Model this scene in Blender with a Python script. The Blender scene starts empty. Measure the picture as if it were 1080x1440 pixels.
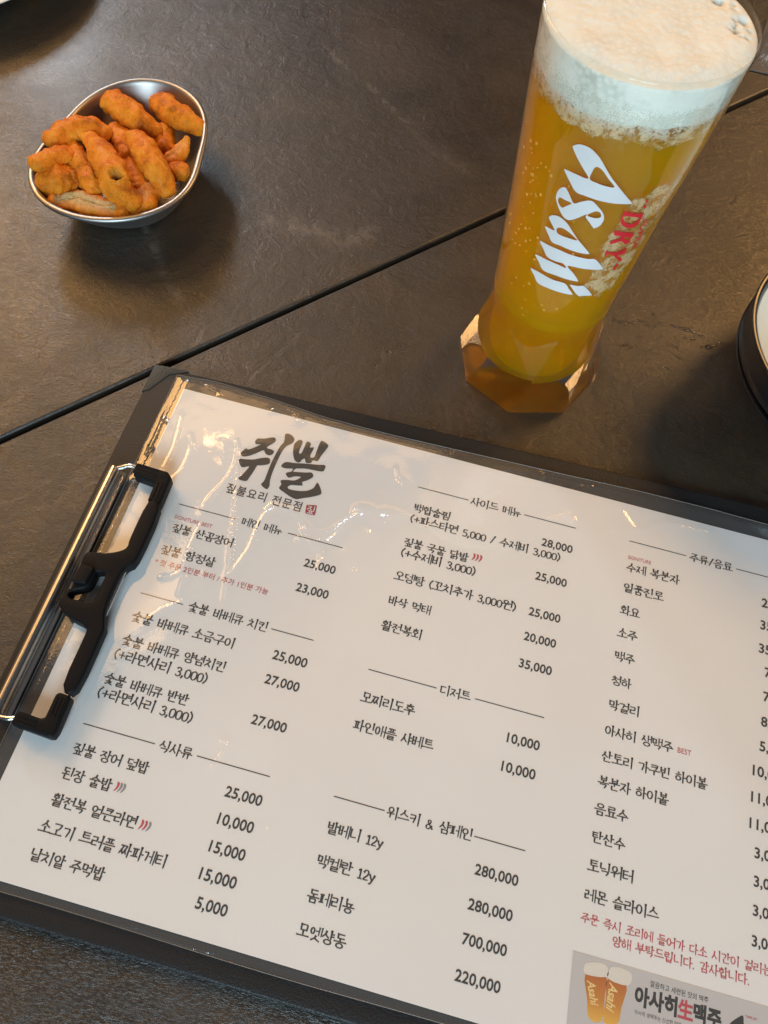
import bpy, bmesh, math, random
import numpy as np
from mathutils import Vector, Matrix, noise

scene = bpy.context.scene
COL = scene.collection

# ------------------------------------------------------------------ camera
cam_data = bpy.data.cameras.new('camera')
cam_data.sensor_fit = 'HORIZONTAL'
cam_data.sensor_width = 36.0
cam_data.lens = 1131.07 / 1080 * 36.0
cam_data.clip_start = 0.005
cam_data.clip_end = 50.0
cam = bpy.data.objects.new('camera', cam_data)
COL.objects.link(cam)
CR = ((0.965276, 0.251362, 0.071124), (-0.255511, 0.851812, 0.457309), (0.054366, -0.459602, 0.886459))
cam.matrix_world = Matrix(((CR[0][0], CR[1][0], CR[2][0], 0.123993),
                           (CR[0][1], CR[1][1], CR[2][1], 0.013986),
                           (CR[0][2], CR[1][2], CR[2][2], 0.314736),
                           (0, 0, 0, 1)))
scene.camera = cam

# ------------------------------------------------------------------ light
world = bpy.data.worlds.new('World')
scene.world = world
world.use_nodes = True
bg = world.node_tree.nodes['Background']
bg.inputs[0].default_value = (0.80, 0.86, 1.0, 1)
bg.inputs[1].default_value = 0.06


def lamp(name, loc, target, power, color, size, size_y=None, shape='DISK'):
    d = bpy.data.lights.new(name, 'AREA')
    d.energy = power
    d.color = color
    d.shape = shape
    d.size = size
    if size_y:
        d.size_y = size_y
    o = bpy.data.objects.new(name, d)
    COL.objects.link(o)
    o.location = loc
    o.rotation_euler = (Vector(target) - Vector(loc)).to_track_quat('-Z', 'Y').to_euler()
    return o


WARM = (1.0, 0.54, 0.19)
lamp('pendant_lamp', (-0.95, 0.92, 0.93), (0.0, 0.2, 0), 9.5, WARM, 0.55)
lamp('pendant_lamp', (0.85, 1.20, 0.80), (0.2, 0.25, 0), 8.5, WARM, 0.42)
lamp('glint_lamp', (-0.025, 0.671, 1.13), (0.05, 0.2, 0), 0.18, WARM, 0.035)
lamp('glint_lamp', (-0.30, 0.82, 1.13), (0.05, 0.2, 0), 0.12, WARM, 0.035)  # added further left to give the sleeve more glints
lamp('glint_lamp', (0.26, 0.91, 1.13), (0.1, 0.2, 0), 0.13, WARM, 0.03)  # added so the sleeve's far creases glint too
lamp('warm_fill', (-0.58, 0.57, 1.40), (0.0, 0.1, 0), 1.8, WARM, 0.40)  # added warm light, mirrored as the gold strip beside the clip bar
lamp('margin_fill', (-0.12, 1.13, 1.40), (0.1, 0.2, 0), 1.0, WARM, 1.1, 0.14, 'RECTANGLE')  # added long light whose reflection warms the sleeve's top margin
lamp('side_fill', (-1.15, 0.36, 0.62), (0.0, 0.1, 0), 3.0, WARM, 0.9, 0.6, 'RECTANGLE')  # added warm glow in place of a lit wall, for the chrome
lamp('front_fill', (0.40, -1.70, 1.02), (0.14, 0.18, 0.05), 53.0, (0.62, 0.84, 0.98), 1.0, 1.0, 'RECTANGLE')  # added cool fill, low behind the viewer, for paper and foam side
lamp('far_window', (-1.0, 1.60, 0.85), (-0.1, 0.4, 0), 8.0, (0.75, 0.88, 1.0), 0.18, 0.30, 'RECTANGLE')

scene.view_settings.view_transform = 'Standard'
scene.view_settings.look = 'None'
scene.view_settings.exposure = 0.0
scene.view_settings.gamma = 1.0
scene.view_settings.use_curve_mapping = False
scene.render.engine = 'CYCLES'
scene.cycles.use_denoising = True
scene.cycles.max_bounces = 14
scene.cycles.transmission_bounces = 10
scene.cycles.transparent_max_bounces = 16
scene.cycles.sample_clamp_indirect = 6.0
scene.cycles.caustics_refractive = True
scene.cycles.caustics_reflective = True
scene.cycles.blur_glossy = 0.3

# ------------------------------------------------------------------ measured shapes (millimetres)
T_DATA = [('slogan','짚불요리 전문점',36.3,166.7,70.1,166.3,'gs'),('heading','메인 메뉴',47.9,152.8,65.8,153.2,'b'),('rule','',19.8,154.0,44.9,153.3,'r'),('rule','',68.3,153.3,92.4,153.5,'r'),('heading','숯불 바베큐 치킨',40.2,110.5,73.2,110.9,'b'),('rule','',19.9,110.6,37.9,111.1,'r'),('rule','',74.9,111.1,92.5,110.9,'r'),('heading','식사류',49.5,56.4,62.4,56.5,'b'),('rule','',19.7,56.3,47.8,56.5,'r'),('rule','',64.1,56.6,92.3,56.8,'r'),('heading','사이드 메뉴',140.4,190.7,163.2,191.3,'b'),('rule','',116.4,190.9,139.4,191.2,'r'),('rule','',164.5,191.3,187.8,191.4,'r'),('heading','디저트',145.8,105.3,158.2,105.3,'b'),('rule','',116.7,105.1,144.4,105.5,'r'),('rule','',159.9,105.2,187.6,105.1,'r'),('heading','위스키 & 샴페인',137.0,55.8,168.9,56.3,'b'),('rule','',116.9,56.4,136.1,56.1,'r'),('rule','',169.7,56.3,188.7,56.7,'r'),('heading','주류/음료',238.2,191.7,257.3,191.7,'b'),('rule','',211.6,191.6,236.8,191.9,'r'),('rule','',258.7,191.5,282.7,191.8,'r'),('badge','SIGNITURE  BEST',20.3,147.0,36.8,146.7,'red'),('badge','SIGNITURE',211.9,183.9,222.0,183.7,'red'),('badge','BEST',240.2,107.0,245.5,107.3,'red'),('note','* 첫 주문 2인분 부터 / 추가 1인분 가능',20.1,125.4,68.8,125.2,'redg'),('note','주문 즉시 조리에 들어가 다소 시간이 걸리는 점',211.4,39.1,283.5,41.4,'redb'),('note','양해 부탁드립니다. 감사합니다.',223.3,35.2,271.3,36.1,'redb'),('item','짚불 산꼼장어',21.2,141.4,47.8,142.3,'b'),('item','짚불 항정살',20.4,130.8,43.9,131.7,'b'),('item','숯불 바베큐 소금구이',20.4,100.1,62.9,101.2,'b'),('item','숯불 바베큐 양념치킨',20.5,90.0,62.7,91.3,'b'),('item','(+라면사리 3,000)',20.0,84.2,57.8,85.2,'b'),('item','숯불 바베큐 반반',20.1,74.0,53.9,75.3,'b'),('item','(+라면사리 3,000)',20.0,68.4,57.7,69.7,'b'),('item','짚불 장어 덮밥',19.9,46.7,49.0,48.1,'b'),('item','된장 술밥',19.7,38.0,38.6,38.7,'b'),('item','활전복 얼큰라면',20.1,28.5,52.0,29.4,'b'),('item','소고기 트러플 짜파게티',19.8,19.1,66.6,20.4,'b'),('item','날치알 주먹밥',21.0,9.9,48.0,11.0,'b'),('item','백합술찜',117.0,180.4,133.3,180.5,'b'),('item','(+파스타면 5,000 / 수제비 3,000)',116.8,174.5,183.3,175.5,'b'),('item','짚불 국물 닭발',116.9,162.8,145.1,163.9,'b'),('item','(+수제비 3,000)',116.8,157.9,149.3,158.6,'b'),('item','오뎅탕 (꼬치추가 3,000원)',116.6,146.7,168.8,147.7,'b'),('item','바삭 먹태',117.0,135.6,135.0,136.0,'b'),('item','활전복회',116.9,124.4,133.7,124.8,'b'),('item','모찌리도후',116.7,94.0,138.4,94.3,'b'),('item','파인애플 샤베트',116.8,82.9,148.3,83.4,'b'),('item','발베니 12y',117.5,45.1,138.6,45.5,'b'),('item','맥켈란 12y',117.1,33.7,138.7,34.0,'b'),('item','돔페리뇽',117.1,22.3,134.1,22.6,'b'),('item','모엣샹동',116.9,11.4,134.2,11.7,'b'),('item','수제 복분자',211.7,178.6,235.0,179.3,'b'),('item','일품진로',211.7,169.1,229.0,169.4,'b'),('item','화요',211.4,158.7,219.9,158.8,'b'),('item','소주',211.4,148.3,220.0,148.6,'b'),('item','맥주',211.5,138.0,220.0,138.3,'b'),('item','청하',211.6,127.7,219.7,127.8,'b'),('item','막걸리',211.7,117.3,223.9,117.8,'b'),('item','아사히 생맥주',211.5,106.9,238.5,107.6,'b'),('item','산토리 가쿠빈 하이볼',211.5,96.6,252.6,97.5,'b'),('item','복분자 하이볼',211.3,86.8,238.5,87.9,'b'),('item','음료수',211.3,77.1,224.2,77.5,'b'),('item','탄산수',211.7,67.0,224.2,67.6,'b'),('item','토닉워터',211.5,57.1,228.3,57.7,'b'),('item','레몬 슬라이스',211.6,47.1,238.6,48.1,'b'),('price','25,000',79.0,142.0,92.5,142.3,'p'),('price','23,000',79.1,130.8,92.8,130.8,'p'),('price','25,000',78.9,100.9,92.9,101.0,'p'),('price','27,000',79.0,90.9,92.8,91.0,'p'),('price','27,000',79.1,74.7,92.8,74.9,'p'),('price','25,000',78.4,47.3,92.3,47.8,'p'),('price','10,000',79.0,37.9,92.3,38.3,'p'),('price','15,000',79.3,28.5,92.4,28.9,'p'),('price','15,000',79.1,19.4,92.4,19.7,'p'),('price','5,000',81.1,10.5,92.3,10.7,'p'),('price','28,000',174.3,180.2,187.9,180.3,'p'),('price','25,000',174.3,163.9,187.8,163.8,'p'),('price','25,000',174.3,147.3,187.6,147.3,'p'),('price','20,000',174.2,136.1,187.5,136.2,'p'),('price','35,000',174.2,124.4,187.6,124.5,'p'),('price','10,000',174.9,94.0,187.7,94.2,'p'),('price','10,000',174.8,83.1,187.9,83.1,'p'),('price','280,000',172.2,45.5,188.0,45.6,'p'),('price','280,000',172.1,33.9,188.0,34.2,'p'),('price','700,000',172.3,22.9,188.0,23.2,'p'),('price','220,000',172.2,11.7,187.9,11.9,'p'),('price','28,000',270.4,179.0,285.6,179.0,'p'),('price','35,000',270.2,168.7,285.2,168.7,'p'),('price','35,000',270.0,158.1,284.8,158.1,'p'),('price','7,000',272.7,148.2,284.9,148.3,'p'),('price','7,000',272.5,137.9,284.5,137.9,'p'),('price','8,000',272.0,127.4,283.9,127.5,'p'),('price','5,000',271.8,117.4,283.5,117.5,'p'),('price','10,000',269.5,107.3,283.3,107.5,'p'),('price','11,000',269.3,97.2,282.8,97.4,'p'),('price','11,000',269.1,87.5,282.5,87.7,'p'),('price','3,000',271.4,77.5,282.5,77.6,'p'),('price','3,000',271.5,67.7,282.4,67.8,'p'),('price','3,000',271.6,57.9,282.3,58.1,'p'),('price','3,000',271.6,48.0,282.1,48.2,'p'),('ad','깔끔하고 세련된 맛의 맥주',237.6,25.7,257.6,26.1,'adg'),('ad','아사히',232.7,20.8,247.3,21.1,'adb'),('ad','生',247.5,21.4,252.8,21.5,'adr'),('ad','맥주',252.8,21.5,262.4,21.8,'adb'),('ad','아사히 생맥주는 신선한 맛을',233.2,16.0,249.1,16.7,'ads')]
CH_DATA = [(39.4,38.8,43.6,38.7,'rgg'),(52.7,29.1,57.3,28.9,'rrg'),(146.1,164.9,150.9,164.5,'rrr')]
LOGO_DATA = [[(40.44,192.12),(41.06,194.17),(43.96,194.95),(47.79,196.88),(49.07,194.91),(46.37,190.87),(48.6,190.45),(50.1,189.87),(49.88,188.15),(48.37,187.2),(46.58,187.87),(45.41,189.04),(42.66,186.36),(40.21,184.39),(37.95,183.39),(36.53,184.17),(36.62,185.72),(37.76,187.72),(38.89,187.46),(41.15,189.26),(43.43,191.81),(41.57,191.11)],[(36.55,181.45),(38.89,182.17),(42.71,183.16),(45.76,184.88),(48.53,185.92),(49.99,184.97),(49.82,182.81),(46.48,181.19),(45.35,180.72),(44.83,177.69),(44.11,174.51),(43.22,171.89),(39.61,171.97),(40.59,174.33),(41.89,177.99),(41.95,179.32),(39.04,178.01)],[(52.13,199.79),(53.44,200.63),(55.49,200.01),(56.93,198.46),(56.45,196.14),(54.51,193.99),(53.51,190.61),(53.11,186.23),(52.83,180.73),(53.03,175.46),(53.68,172.72),(53.31,170.75),(51.71,170.96),(49.99,172.3),(50.65,174.15),(50.74,177.71),(50.76,183.1),(51.26,188.7),(51.89,193.19),(52.83,195.95)],[(57.65,196.51),(59.0,198.91),(60.83,198.42),(60.75,194.99),(60.96,192.29),(62.01,192.61),(62.33,195.79),(62.62,199.1),(64.6,198.65),(64.73,196.52),(66.4,197.04),(66.51,195.84),(66.17,192.67),(66.75,191.62),(68.09,192.34),(68.18,196.36),(68.43,200.77),(69.55,201.43),(72.31,200.1),(72.02,197.54),(70.94,194.13),(70.14,190.72),(68.12,190.53),(67.56,188.96),(65.37,188.47),(64.3,190.27),(63.29,189.35),(62.53,187.6),(60.29,188.13),(58.44,191.52),(57.7,194.67)],[(55.59,183.37),(55.85,184.95),(57.24,186.28),(60.73,186.75),(65.54,187.92),(70.46,188.82),(73.86,189.56),(74.34,187.6),(73.58,186.17),(70.34,185.78),(66.31,185.45),(63.44,184.69),(62.06,184.15),(61.31,182.43),(63.05,182.66),(66.9,183.53),(69.26,184.25),(70.54,182.56),(68.92,180.29),(66.68,178.43),(67.42,177.18),(66.01,176.46),(62.66,175.74),(61.52,174.51),(62.09,173.52),(64.9,173.5),(67.78,174.08),(70.49,175.19),(72.42,177.23),(73.09,180.08),(74.83,178.55),(76.4,175.52),(74.95,173.92),(71.93,172.14),(68.85,170.64),(66.65,169.57),(63.97,170.03),(61.06,171.17),(58.06,172.59),(58.38,174.73),(57.54,176.54),(60.03,177.58),(63.39,178.31),(65.46,180.71),(62.76,180.31),(60.38,178.87),(58.52,180.68),(60.61,182.21),(60.65,183.72),(57.77,183.02)]]
STAMP_DATA = [(71.86,168.27),(76.35,169.28),(76.84,164.31),(72.48,164.13)]
AD_DATA = {'rect': [(210.27,28.96),(288.67,31.04),(287.71,12.36),(211.62,10.35)],'g1': [(215.48,23.19),(222.4,24.12),(222.75,18.92),(222.51,10.96),(218.34,10.71),(216.94,16.34)],'f1': [(214.79,25.84),(216.88,27.06),(220.65,27.8),(222.71,26.74),(222.61,24.01),(215.49,23.08)],'g2': [(223.22,23.77),(229.64,23.46),(228.73,16.61),(227.91,11.37),(223.15,10.86),(223.26,17.4)],'f2': [(223.46,26.94),(225.78,27.99),(229.67,27.68),(231.29,26.41),(230.05,23.29),(223.23,23.66)],'w1': [(217.51,21.47),(219.79,14.88)],'w2': [(225.37,22.37),(225.0,14.57)],'A': [(264.84,20.35),(268.12,23.62),(269.66,24.29),(270.1,21.68),(272.26,22.23),(273.92,19.96),(265.91,17.93)],'sd': [(270.29,24.18),(275.61,24.71)]}
MARK_DATA = [[[(-1.9653,142.17),(-1.9588,142.98),(-1.9215,144.1),(-1.874,144.67),(-1.811,144.74),(-1.7412,143.89),(-1.6634,142.06),(-1.5708,138.68),(-1.478,135.45),(-1.3494,131.5),(-1.1652,125.75),(-1.1674,125.37),(-1.2813,125.36),(-1.4136,125.46),(-1.5468,125.74),(-1.6826,126.12),(-1.7943,126.4),(-1.8897,129.26),(-1.9822,132.39),(-1.9724,132.98),(-1.8535,133.19),(-1.7136,133.32),(-1.802,136.51),(-1.8937,139.4)],[(-1.6985,133.37),(-1.6985,136.74),(-1.6882,138.35),(-1.6578,138.83),(-1.5999,137.89),(-1.5283,135.57),(-1.4285,132.44),(-1.5071,132.16),(-1.6123,132.61)]],[[(-1.9812,119.63),(-1.9943,121.53),(-1.9875,123.53),(-1.9599,125.38),(-1.9217,126.19),(-1.8959,125.77),(-1.8442,124.0),(-1.7749,121.49),(-1.7094,123.08),(-1.6296,124.72),(-1.5749,124.55),(-1.5052,122.83),(-1.4384,120.81),(-1.4011,118.76),(-1.393,116.8),(-1.4086,114.58),(-1.456,113.08),(-1.4774,113.4),(-1.5333,115.27),(-1.5963,117.23),(-1.5996,118.61),(-1.6959,115.35),(-1.755,113.83),(-1.7979,113.63),(-1.849,114.27),(-1.9255,116.84)],[(-1.9499,119.14),(-1.9565,120.65),(-1.9406,121.33),(-1.8791,121.25),(-1.7975,121.14),(-1.8455,119.09),(-1.89,117.6)],[(-1.5895,118.27),(-1.5456,120.1),(-1.5061,120.89),(-1.4673,120.62),(-1.4414,119.38),(-1.4449,118.4),(-1.4824,117.8),(-1.5371,117.81)]],[[(-2.001,110.28),(-1.9947,111.55),(-1.9618,112.6),(-1.9032,113.31),(-1.8382,113.02),(-1.7673,111.85),(-1.6956,109.66),(-1.6013,106.61),(-1.5016,103.87),(-1.395,100.66),(-1.4044,100.1),(-1.5092,100.04),(-1.634,100.36),(-1.7629,100.78),(-1.877,100.73),(-1.9481,103.06),(-2.0185,105.53),(-2.001,106.19),(-1.8956,106.4),(-1.932,108.14)],[(-1.8678,106.96),(-1.8627,108.24),(-1.8187,108.99),(-1.7555,108.8),(-1.6697,107.61),(-1.5909,105.81),(-1.6819,105.64),(-1.7891,105.59),(-1.8426,105.91)]],[[(-2.0291,97.73),(-2.0164,98.43),(-1.8927,98.58),(-1.7601,98.63),(-1.6296,98.19),(-1.5032,97.85),(-1.3779,97.54),(-1.2774,97.48),(-1.1256,92.57),(-1.1295,91.93),(-1.2568,92.02),(-1.4017,92.3),(-1.5899,92.27),(-1.4793,89.0),(-1.3855,85.53),(-1.4085,85.08),(-1.5408,85.35),(-1.6931,85.75),(-1.8751,85.7),(-1.9637,88.39),(-2.0407,90.51),(-2.018,91.24),(-1.8648,91.55),(-1.7112,91.43),(-1.5988,91.0),(-1.6585,92.77),(-1.7548,92.59),(-1.877,92.93),(-1.9516,95.29)]],[[(-2.0467,82.7),(-2.0331,83.46),(-1.8845,83.66),(-1.7194,83.03),(-1.5421,82.89),(-1.4593,80.27),(-1.383,77.62),(-1.4037,77.16),(-1.5492,77.38),(-1.7247,77.71),(-1.8919,78.03),(-1.9777,80.81)]],[[(-1.46,82.38),(-1.4419,82.7),(-1.3506,82.58),(-1.2675,82.53),(-1.104,77.26),(-1.1155,76.74),(-1.2223,76.88),(-1.3006,77.0)]]]
RED_DATA = [[[(-1.2071,121.99),(-1.1681,121.62),(-1.04,120.32),(-0.9408,119.58),(-0.9381,117.35),(-0.9354,115.08),(-0.9541,113.62),(-1.0103,113.25),(-1.0864,113.86),(-1.1551,115.42),(-1.1914,117.1),(-1.2063,119.34)],[(-1.1885,119.47),(-1.1068,119.24),(-0.9708,117.79),(-0.9741,116.22),(-1.0141,115.39),(-1.0758,115.6),(-1.1403,116.82)]],[[(-1.1971,112.57),(-1.0881,111.41),(-0.929,109.77),(-0.9261,107.39),(-0.9235,105.32),(-0.9522,104.38),(-0.9945,105.08),(-1.0472,106.65),(-1.1077,106.28),(-1.185,105.65),(-1.1866,107.2),(-1.1123,108.0),(-1.0852,108.55),(-1.1169,109.7),(-1.1918,110.4)],[(-1.0506,108.87),(-0.9399,107.69),(-0.9519,106.61),(-0.9908,106.77)]],[[(-1.1861,102.53),(-1.1553,101.41),(-1.0345,100.66),(-0.9678,101.21),(-0.9107,101.9),(-0.8982,99.12),(-0.9817,98.84),(-1.0079,98.69),(-0.9368,97.03),(-0.8834,95.42),(-0.9161,94.88),(-1.0587,99.03),(-1.1442,100.13),(-1.1671,99.13),(-1.1828,99.34)]],[[(-1.0015,126.35),(-0.9716,125.98),(-0.9609,124.69),(-0.996,125.11)]],[[(-0.9928,124.02),(-0.9523,123.25),(-0.9463,122.27),(-0.9847,122.58)]],[[(-0.9447,93.72),(-0.8944,92.68),(-0.9001,91.65),(-0.9415,91.71)]],[[(-0.9672,92.12),(-0.921,91.32),(-0.9147,90.16),(-0.9529,90.35)]]]
SUP_DATA = [(-0.8953,116.77),(-0.8179,100.82),(-0.768,114.44)]
CLIP_DATA = {'pad_up': [(-2.07,159.41),(-1.73,163.18),(12.3,162.7),(14.74,160.54),(14.93,148.13),(14.64,146.3),(9.27,147.48),(8.99,155.91),(-0.66,156.93)],'grip': [(10.2,146.71),(15.49,145.16),(15.69,121.38),(13.12,116.75),(11.98,111.01),(12.38,98.41),(14.77,91.57),(15.26,88.45),(14.74,66.05),(9.51,66.52),(9.14,86.69),(8.09,89.05),(5.59,90.12),(2.43,90.71),(-3.26,92.98),(-5.89,96.79),(-4.28,100.95),(-3.7,104.86),(-4.37,112.26),(-4.39,118.07),(2.93,120.22),(7.78,122.64),(9.86,125.22),(9.48,129.75)],'hole': [(-1.74,98.6),(-3.5,101.18),(2.01,104.65),(2.82,109.91),(2.84,111.5),(5.21,112.2),(6.72,110.1),(6.6,102.26),(5.75,99.54)],'pad_lo': [(8.27,62.59),(9.16,63.66),(13.29,63.45),(14.1,62.58),(14.37,50.08),(13.79,47.83),(12.35,47.43),(-1.65,48.27),(-2.56,49.34),(-2.47,52.55),(-1.66,53.58),(6.97,53.05),(8.2,53.92)],'wire': [(-7.95,159.99),(-5.53,161.84),(-1.84,162.23),(8.41,160.6),(11.24,153.52),(12.19,65.19),(13.08,52.43),(10.0,50.25),(-1.38,51.08),(-5.61,50.17),(-8.38,50.21)],'bar': [(-13.16,159.33),(-8.89,160.63),(-8.29,51.67),(-12.17,51.12)],'flange': [(-7.26,157.65),(-6.57,121.05),(-7.02,93.35),(-7.47,65.98)],'bartop': [(-10.28,158.98)],'edge': [(-17.34,215.72),(-16.13,161.86)]}
CRE_DATA = [(1.2,[(33.0,189.3),(35.7,183.3),(35.3,171.2),(32.2,162.4),(30.4,156.8),(30.6,153.0)]),(1,[(34.7,184.3),(39.0,173.6),(42.1,161.6),(44.8,152.3),(47.2,140.8),(49.8,132.1),(51.2,126.7),(53.1,117.0)]),(1,[(59.0,161.6),(56.2,158.2),(55.3,149.3),(55.0,140.7),(52.6,131.7),(51.8,128.0)]),(1.6,[(59.8,162.5),(66.5,162.6),(71.7,160.3),(76.2,156.7),(80.9,155.7),(87.4,160.0),(92.2,166.5),(97.5,171.8),(110.6,173.2)]),(1.6,[(73.5,151.0),(78.2,150.0),(84.3,148.1),(85.6,140.2)]),(1.4,[(74.1,156.1),(80.3,150.6),(86.0,153.5),(89.4,160.7)]),(0.8,[(15.0,182.4),(15.0,168.9),(12.2,162.8)]),(1.3,[(12.6,185.7),(16.2,180.0)]),(0.6,[(5.1,194.6),(7.7,180.1),(7.3,167.9)]),(1,[(36.7,111.1),(30.3,105.9),(27.2,100.6)]),(0.8,[(33.7,121.6),(34.6,113.8)]),(0.7,[(25.1,119.0),(32.0,123.3),(31.4,136.1),(32.1,146.0)]),(1.3,[(94.0,172.1),(103.2,167.2),(109.8,171.7)]),(1,[(14.8,213.6),(10.0,215.0)]),(1,[(42.9,210.7),(49.0,214.1)]),(1,[(52.7,213.8),(57.0,209.4)]),(1,[(62.9,215.5),(68.5,212.9),(77.6,214.4)]),(1,[(-3.8,197.5),(-2.6,182.4),(-3.3,172.6)]),(1,[(-5.5,192.7),(0.2,190.2)]),(1,[(-6.3,177.1),(-2.2,175.7)]),(0.8,[(206.6,204.8),(209.6,201.6),(212.1,198.8)]),(1,[(215.5,196.7),(220.5,199.3),(223.7,202.9),(229.7,204.5),(237.7,204.4),(243.9,204.7)]),(0.7,[(181.4,193.1),(185.5,195.4),(186.8,192.7)]),(0.5,[(204.4,193.4),(212.8,196.5)]),(1,[(104.7,196.6),(106.6,193.3),(110.4,191.3)]),(1.3,[(93.2,170.8),(97.8,173.4),(101.7,170.9),(106.3,173.5),(112.5,174.2),(123.5,172.6)]),(1,[(170.6,211.5),(185.1,209.6),(191.0,213.9)]),(0.6,[(176.9,192.2),(186.0,195.5),(185.9,192.5)]),(1,[(59.0,-2.8),(65.2,-1.2),(70.4,-2.0),(77.3,-2.3),(85.1,-2.4),(91.9,-2.3)]),(0.8,[(71.3,62.8),(74.1,62.6),(72.4,56.9),(71.0,51.9)]),(0.8,[(97.5,39.0),(99.1,35.6)])]
BOWL_DATA = [(-111.16,296.94),(-115.29,313.75),(-111.61,342.89),(-107.13,359.11),(-99.88,373.35),(-90.12,382.42),(-79.93,387.19),(-67.17,385.54),(-54.98,377.23),(-45.19,364.93),(-39.58,353.74),(-34.57,336.35),(-33.51,320.32),(-36.18,305.51),(-40.42,295.35),(-46.76,287.48),(-55.21,281.76),(-65.78,278.13),(-75.86,276.52),(-85.5,276.93),(-95.56,281.0),(-104.18,287.6)]
SN_DATA = [('top',[(-94.8,361.4,24.0),(-84.7,355.7,25.0),(-74.2,351.0,24.0),(-67.5,351.0,21.0)],[6.6,7.6,6.2,4.4]),('right',[(-73.1,371.2,22.0),(-64.3,366.1,23.0),(-55.5,362.6,23.0),(-45.7,359.8,22.0)],[5.8,7.4,6.6,4.2]),('left_upper',[(-107.3,318.2,29.0),(-103.7,328.2,28.0),(-98.0,333.8,27.0),(-89.9,336.6,24.0)],[5.2,6.4,6.4,6]),('left_bent',[(-104.6,297.0,32.0),(-101.2,303.5,31.0),(-98.8,311.3,28.0),(-100.4,319.1,24.0)],[4.6,4.8,5,4]),('left_ball',[(-101.4,295.7,23.0),(-97.3,297.9,24.0),(-94.0,302.2,23.0)],[6.6,8.4,6.6]),('strip',[(-99.3,320.5,24.0),(-92.6,313.6,24.0),(-86.3,306.2,22.0),(-79.5,299.9,21.0)],[4.6,5.4,5.6,4.4]),('hollow',[(-92.2,327.4,27.0),(-78.2,313.7,31.0),(-67.5,302.3,32.0),(-63.2,296.8,29.0),(-56.6,296.5,24.0)],[3.8,6.4,8.2,7.2,5.2]),('centre_right',[(-70.9,335.4,26.0),(-59.3,324.1,29.0),(-51.0,316.4,27.0),(-45.2,310.7,22.0)],[5.2,7.2,7.0,4.2]),('behind',[(-87.2,344.5,19.0),(-79.5,337.2,20.0),(-74.8,329.3,20.0)],[6,6.5,5]),('small_right',[(-65.4,355.1,17.0),(-60.2,344.9,17.0)],[6,5.2]),('curl',[(-52.6,336.4,19.0),(-50.3,340.2,20.0),(-49.3,345.6,21.0),(-48.7,348.6,23.0)],[4.5,4.8,3.2,1.6]),('pea',[(-47.4,327.8,19.0),(-44.7,329.2,19.0)],[5.4,5.2]),('shell',[(-93.6,287.4,20.0),(-84.3,290.4,21.0),(-73.3,290.4,21.0),(-61.1,290.7,21.0)],[4.6,7.2,6.6,4.5]),('front_right',[(-57.6,296.2,19.0),(-53.6,302.2,20.0),(-55.3,312.8,19.0)],[4,6.2,4.6]),('under_mid',[(-71.3,326.9,18.0),(-65.0,318.7,18.0),(-58.9,310.7,18.0)],[5,6,5])]

# ------------------------------------------------------------------ helpers
MMU = 0.001


def link(name, mesh, mat=None, parent=None):
    o = bpy.data.objects.new(name, mesh)
    COL.objects.link(o)
    if mat:
        mesh.materials.append(mat)
    if parent:
        o.parent = parent
        o.matrix_parent_inverse = Matrix.Translation(-Vector(parent.location))
    return o


def mesh_from(name, verts, faces, smooth=False):
    me = bpy.data.meshes.new(name)
    me.from_pydata([tuple(map(float, v)) for v in verts], [], faces)
    me.update()
    if smooth:
        me.polygons.foreach_set('use_smooth', [True] * len(me.polygons))
    return me


def obj(name, verts, faces, mat, parent=None, smooth=False):
    return link(name, mesh_from(name, verts, faces, smooth), mat, parent)


def thing(name, label, cat, loc=(0, 0, 0), group=None):
    o = bpy.data.objects.new(name, None)
    o.empty_display_size = 0.01
    COL.objects.link(o)
    o.location = loc
    return tag(o, label, cat, group)


def tag(o, label, cat, group=None, kind=None):
    o['label'] = label
    o['category'] = cat
    if group:
        o['group'] = group
    if kind:
        o['kind'] = kind
    return o


def lathe(profile, n=96, centre=(0, 0), closed=False):
    """profile: list of (r, z); returns verts, faces"""
    V, F = [], []
    for r, z in profile:
        for j in range(n):
            a = 2 * math.pi * j / n
            V.append((centre[0] + r * math.cos(a), centre[1] + r * math.sin(a), z))
    m = len(profile)
    rng = range(m if closed else m - 1)
    for i in rng:
        k = (i + 1) % m
        for j in range(n):
            j2 = (j + 1) % n
            F.append((i * n + j, i * n + j2, k * n + j2, k * n + j))
    if not closed:
        if profile[0][0] < 1e-3:
            pass
    return V, F


def catmull(pts, n=8, closed=False):
    P = [np.array(p, float) for p in pts]
    out = []
    m = len(P)
    segs = m if closed else m - 1
    for i in range(segs):
        p0 = P[(i - 1) % m] if closed or i > 0 else 2 * P[0] - P[1]
        p1 = P[i % m]
        p2 = P[(i + 1) % m]
        p3 = P[(i + 2) % m] if closed or i + 2 < m else 2 * P[-1] - P[-2]
        for k in range(n):
            t = k / n
            out.append(0.5 * ((2 * p1) + (-p0 + p2) * t + (2 * p0 - 5 * p1 + 4 * p2 - p3) * t * t + (-p0 + 3 * p1 - 3 * p2 + p3) * t ** 3))
    if not closed:
        out.append(P[-1])
    return out


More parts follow.
